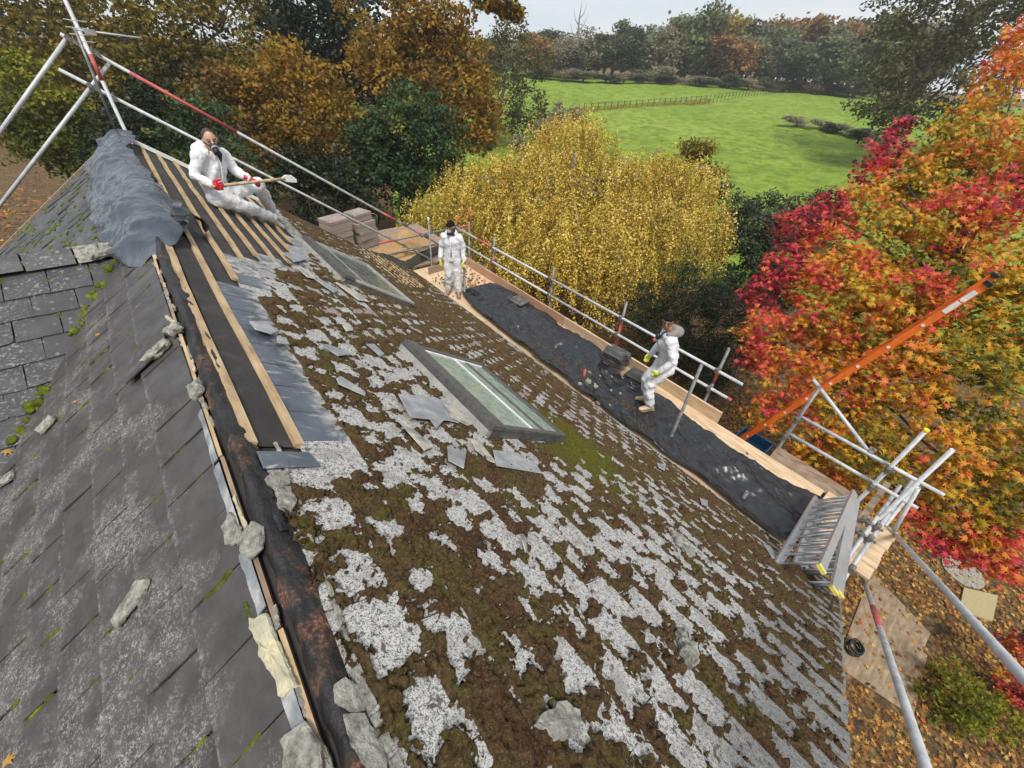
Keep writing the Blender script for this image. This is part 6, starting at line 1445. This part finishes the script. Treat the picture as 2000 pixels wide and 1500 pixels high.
far_tree(1285, 168, 128, 46, 'far_grey', 'low bramble mound in front of the far trees', None, 0, 'bramble_bush', 'scrub in the meadow', 'bush')
for k in range(17):                                             # scrub along the tree feet
    u = 1060 + k * 40 + random.uniform(-8, 8); vb = 150.5 + (u - 1000) * .055; far_tree(u, vb + 1, vb - random.uniform(16, 30), random.uniform(34, 50), ['far_dark', 'far_grey', 'far_green'][k % 3], 'low scrub bush at the foot of the far trees', None, k % 2, 'scrub_bush', 'scrub at the foot of the far trees', 'bush')
far_tree(1553, 252, 226, 46, 'far_grey', 'rounded grey bush standing alone in the meadow', None, 0, 'meadow_bush', 'scrub in the meadow', 'bush')
for k, (u, v) in enumerate(((1600, 256), (1625, 262), (1650, 268), (1675, 274), (1705, 280))): far_tree(u, v, v - 14, 34, 'far_dark' if k % 2 else 'far_grey', ['first low scrub clump right of the round meadow bush', 'second low scrub clump right of the round meadow bush', 'third low scrub clump right of the round meadow bush', 'fourth low scrub clump, nearly at the big oak', 'last low scrub clump under the big right oak'][k], None, k % 2, 'scrub_clump', 'scrub in the meadow', 'bush')
# dead tree against the sky
dt = thing('dead_tree', on_ground(1118, 152), 'bare dead tree rising above the grey far trees', 'tree'); m = MB(); g = Vector(dt.location); r = ray(1112, 4); k = math.hypot(g.x, g.y) / math.hypot(r[0], r[1]); tp = Vector((g.x, g.y, H - r[2] * k))
m.path([g, g.lerp(tp, .5) + Vector((.3, 0, 0)), g.lerp(tp, .8), tp + Vector((.5, .3, 0))], [.4, .3, .2, .05], 7); m.mk('trunk', MT['pale_bark'], dt, True)
for f, dx in ((.55, -2.2), (.65, 2.0), (.72, -1.6), (.8, 1.5), (.6, 1.2)):
    a = g.lerp(tp, f); m = MB(); m.path([a, a + Vector((dx * .5, -dx * .4, 1.0)), a + Vector((dx * .8, -dx * .7, 3.2))], [.13, .09, .03], 6); m.mk('limb', MT['pale_bark'], dt, True)
# meadow fence: posts with two rails
fe = thing('field_fence', on_ground(1300, 205), 'long low post and rail fence crossing the meadow', 'fence')
p0, p1 = on_ground(1140, 219), on_ground(1385, 200); p2 = on_ground(1520, 182); prev = None
tot = [(p0.lerp(p1, i / 22)) for i in range(23)] + [p1.lerp(p2, i / 22) for i in range(1, 23)]
for i, p in enumerate(tot):
    p = Vector((p.x, p.y, float(terrain(p.x, p.y)) - .2)); m = MB(); m.box(p + Vector((0, 0, .75)), (.09, .09, 1.5)); m.mk('post', MT['bark'], fe)
    if prev is not None and i != 23:
        for zz_ in (1.35, .85): m = MB(); m.bar(prev + Vector((0, 0, zz_)), p + Vector((0, 0, zz_)), .03, .05); m.mk('rail', MT['bark'], fe)
    prev = p
gt = []
for k in range(60): 
    p = p0.lerp(p1, k / 60); gt.append(((p.x, p.y, float(terrain(p.x, p.y)) + .15), (1.0, 1.0, .35), .6, 1))
P, T = crown_points(gt, 4000, .4, .2); V, F, A = leaves(P, .35, T, aspect=.2, up=0)
o = mk('rough_grass', V, F, MT['far_yellow'], attr=A, kind='stuff'); tag(o, 'pale uncut grass along the meadow fence', 'grass')
# ------------------------------------------------------------------ haze over the distance
m = MB(); m.box((0, 0, 19), (870, 870, 46))
hz = bpy.data.materials.new('haze'); hz.use_nodes = True; hz.node_tree.nodes.clear()
ho = hz.node_tree.nodes.new('ShaderNodeOutputMaterial'); hv = hz.node_tree.nodes.new('ShaderNodeVolumePrincipled')
hv.inputs['Density'].default_value = 0.0006; hv.inputs['Color'].default_value = (.93, .93, .91, 1); hv.inputs['Anisotropy'].default_value = .2
hz.node_tree.links.new(hv.outputs[0], ho.inputs['Volume'])
m.mk('haze', hz, kind='stuff')
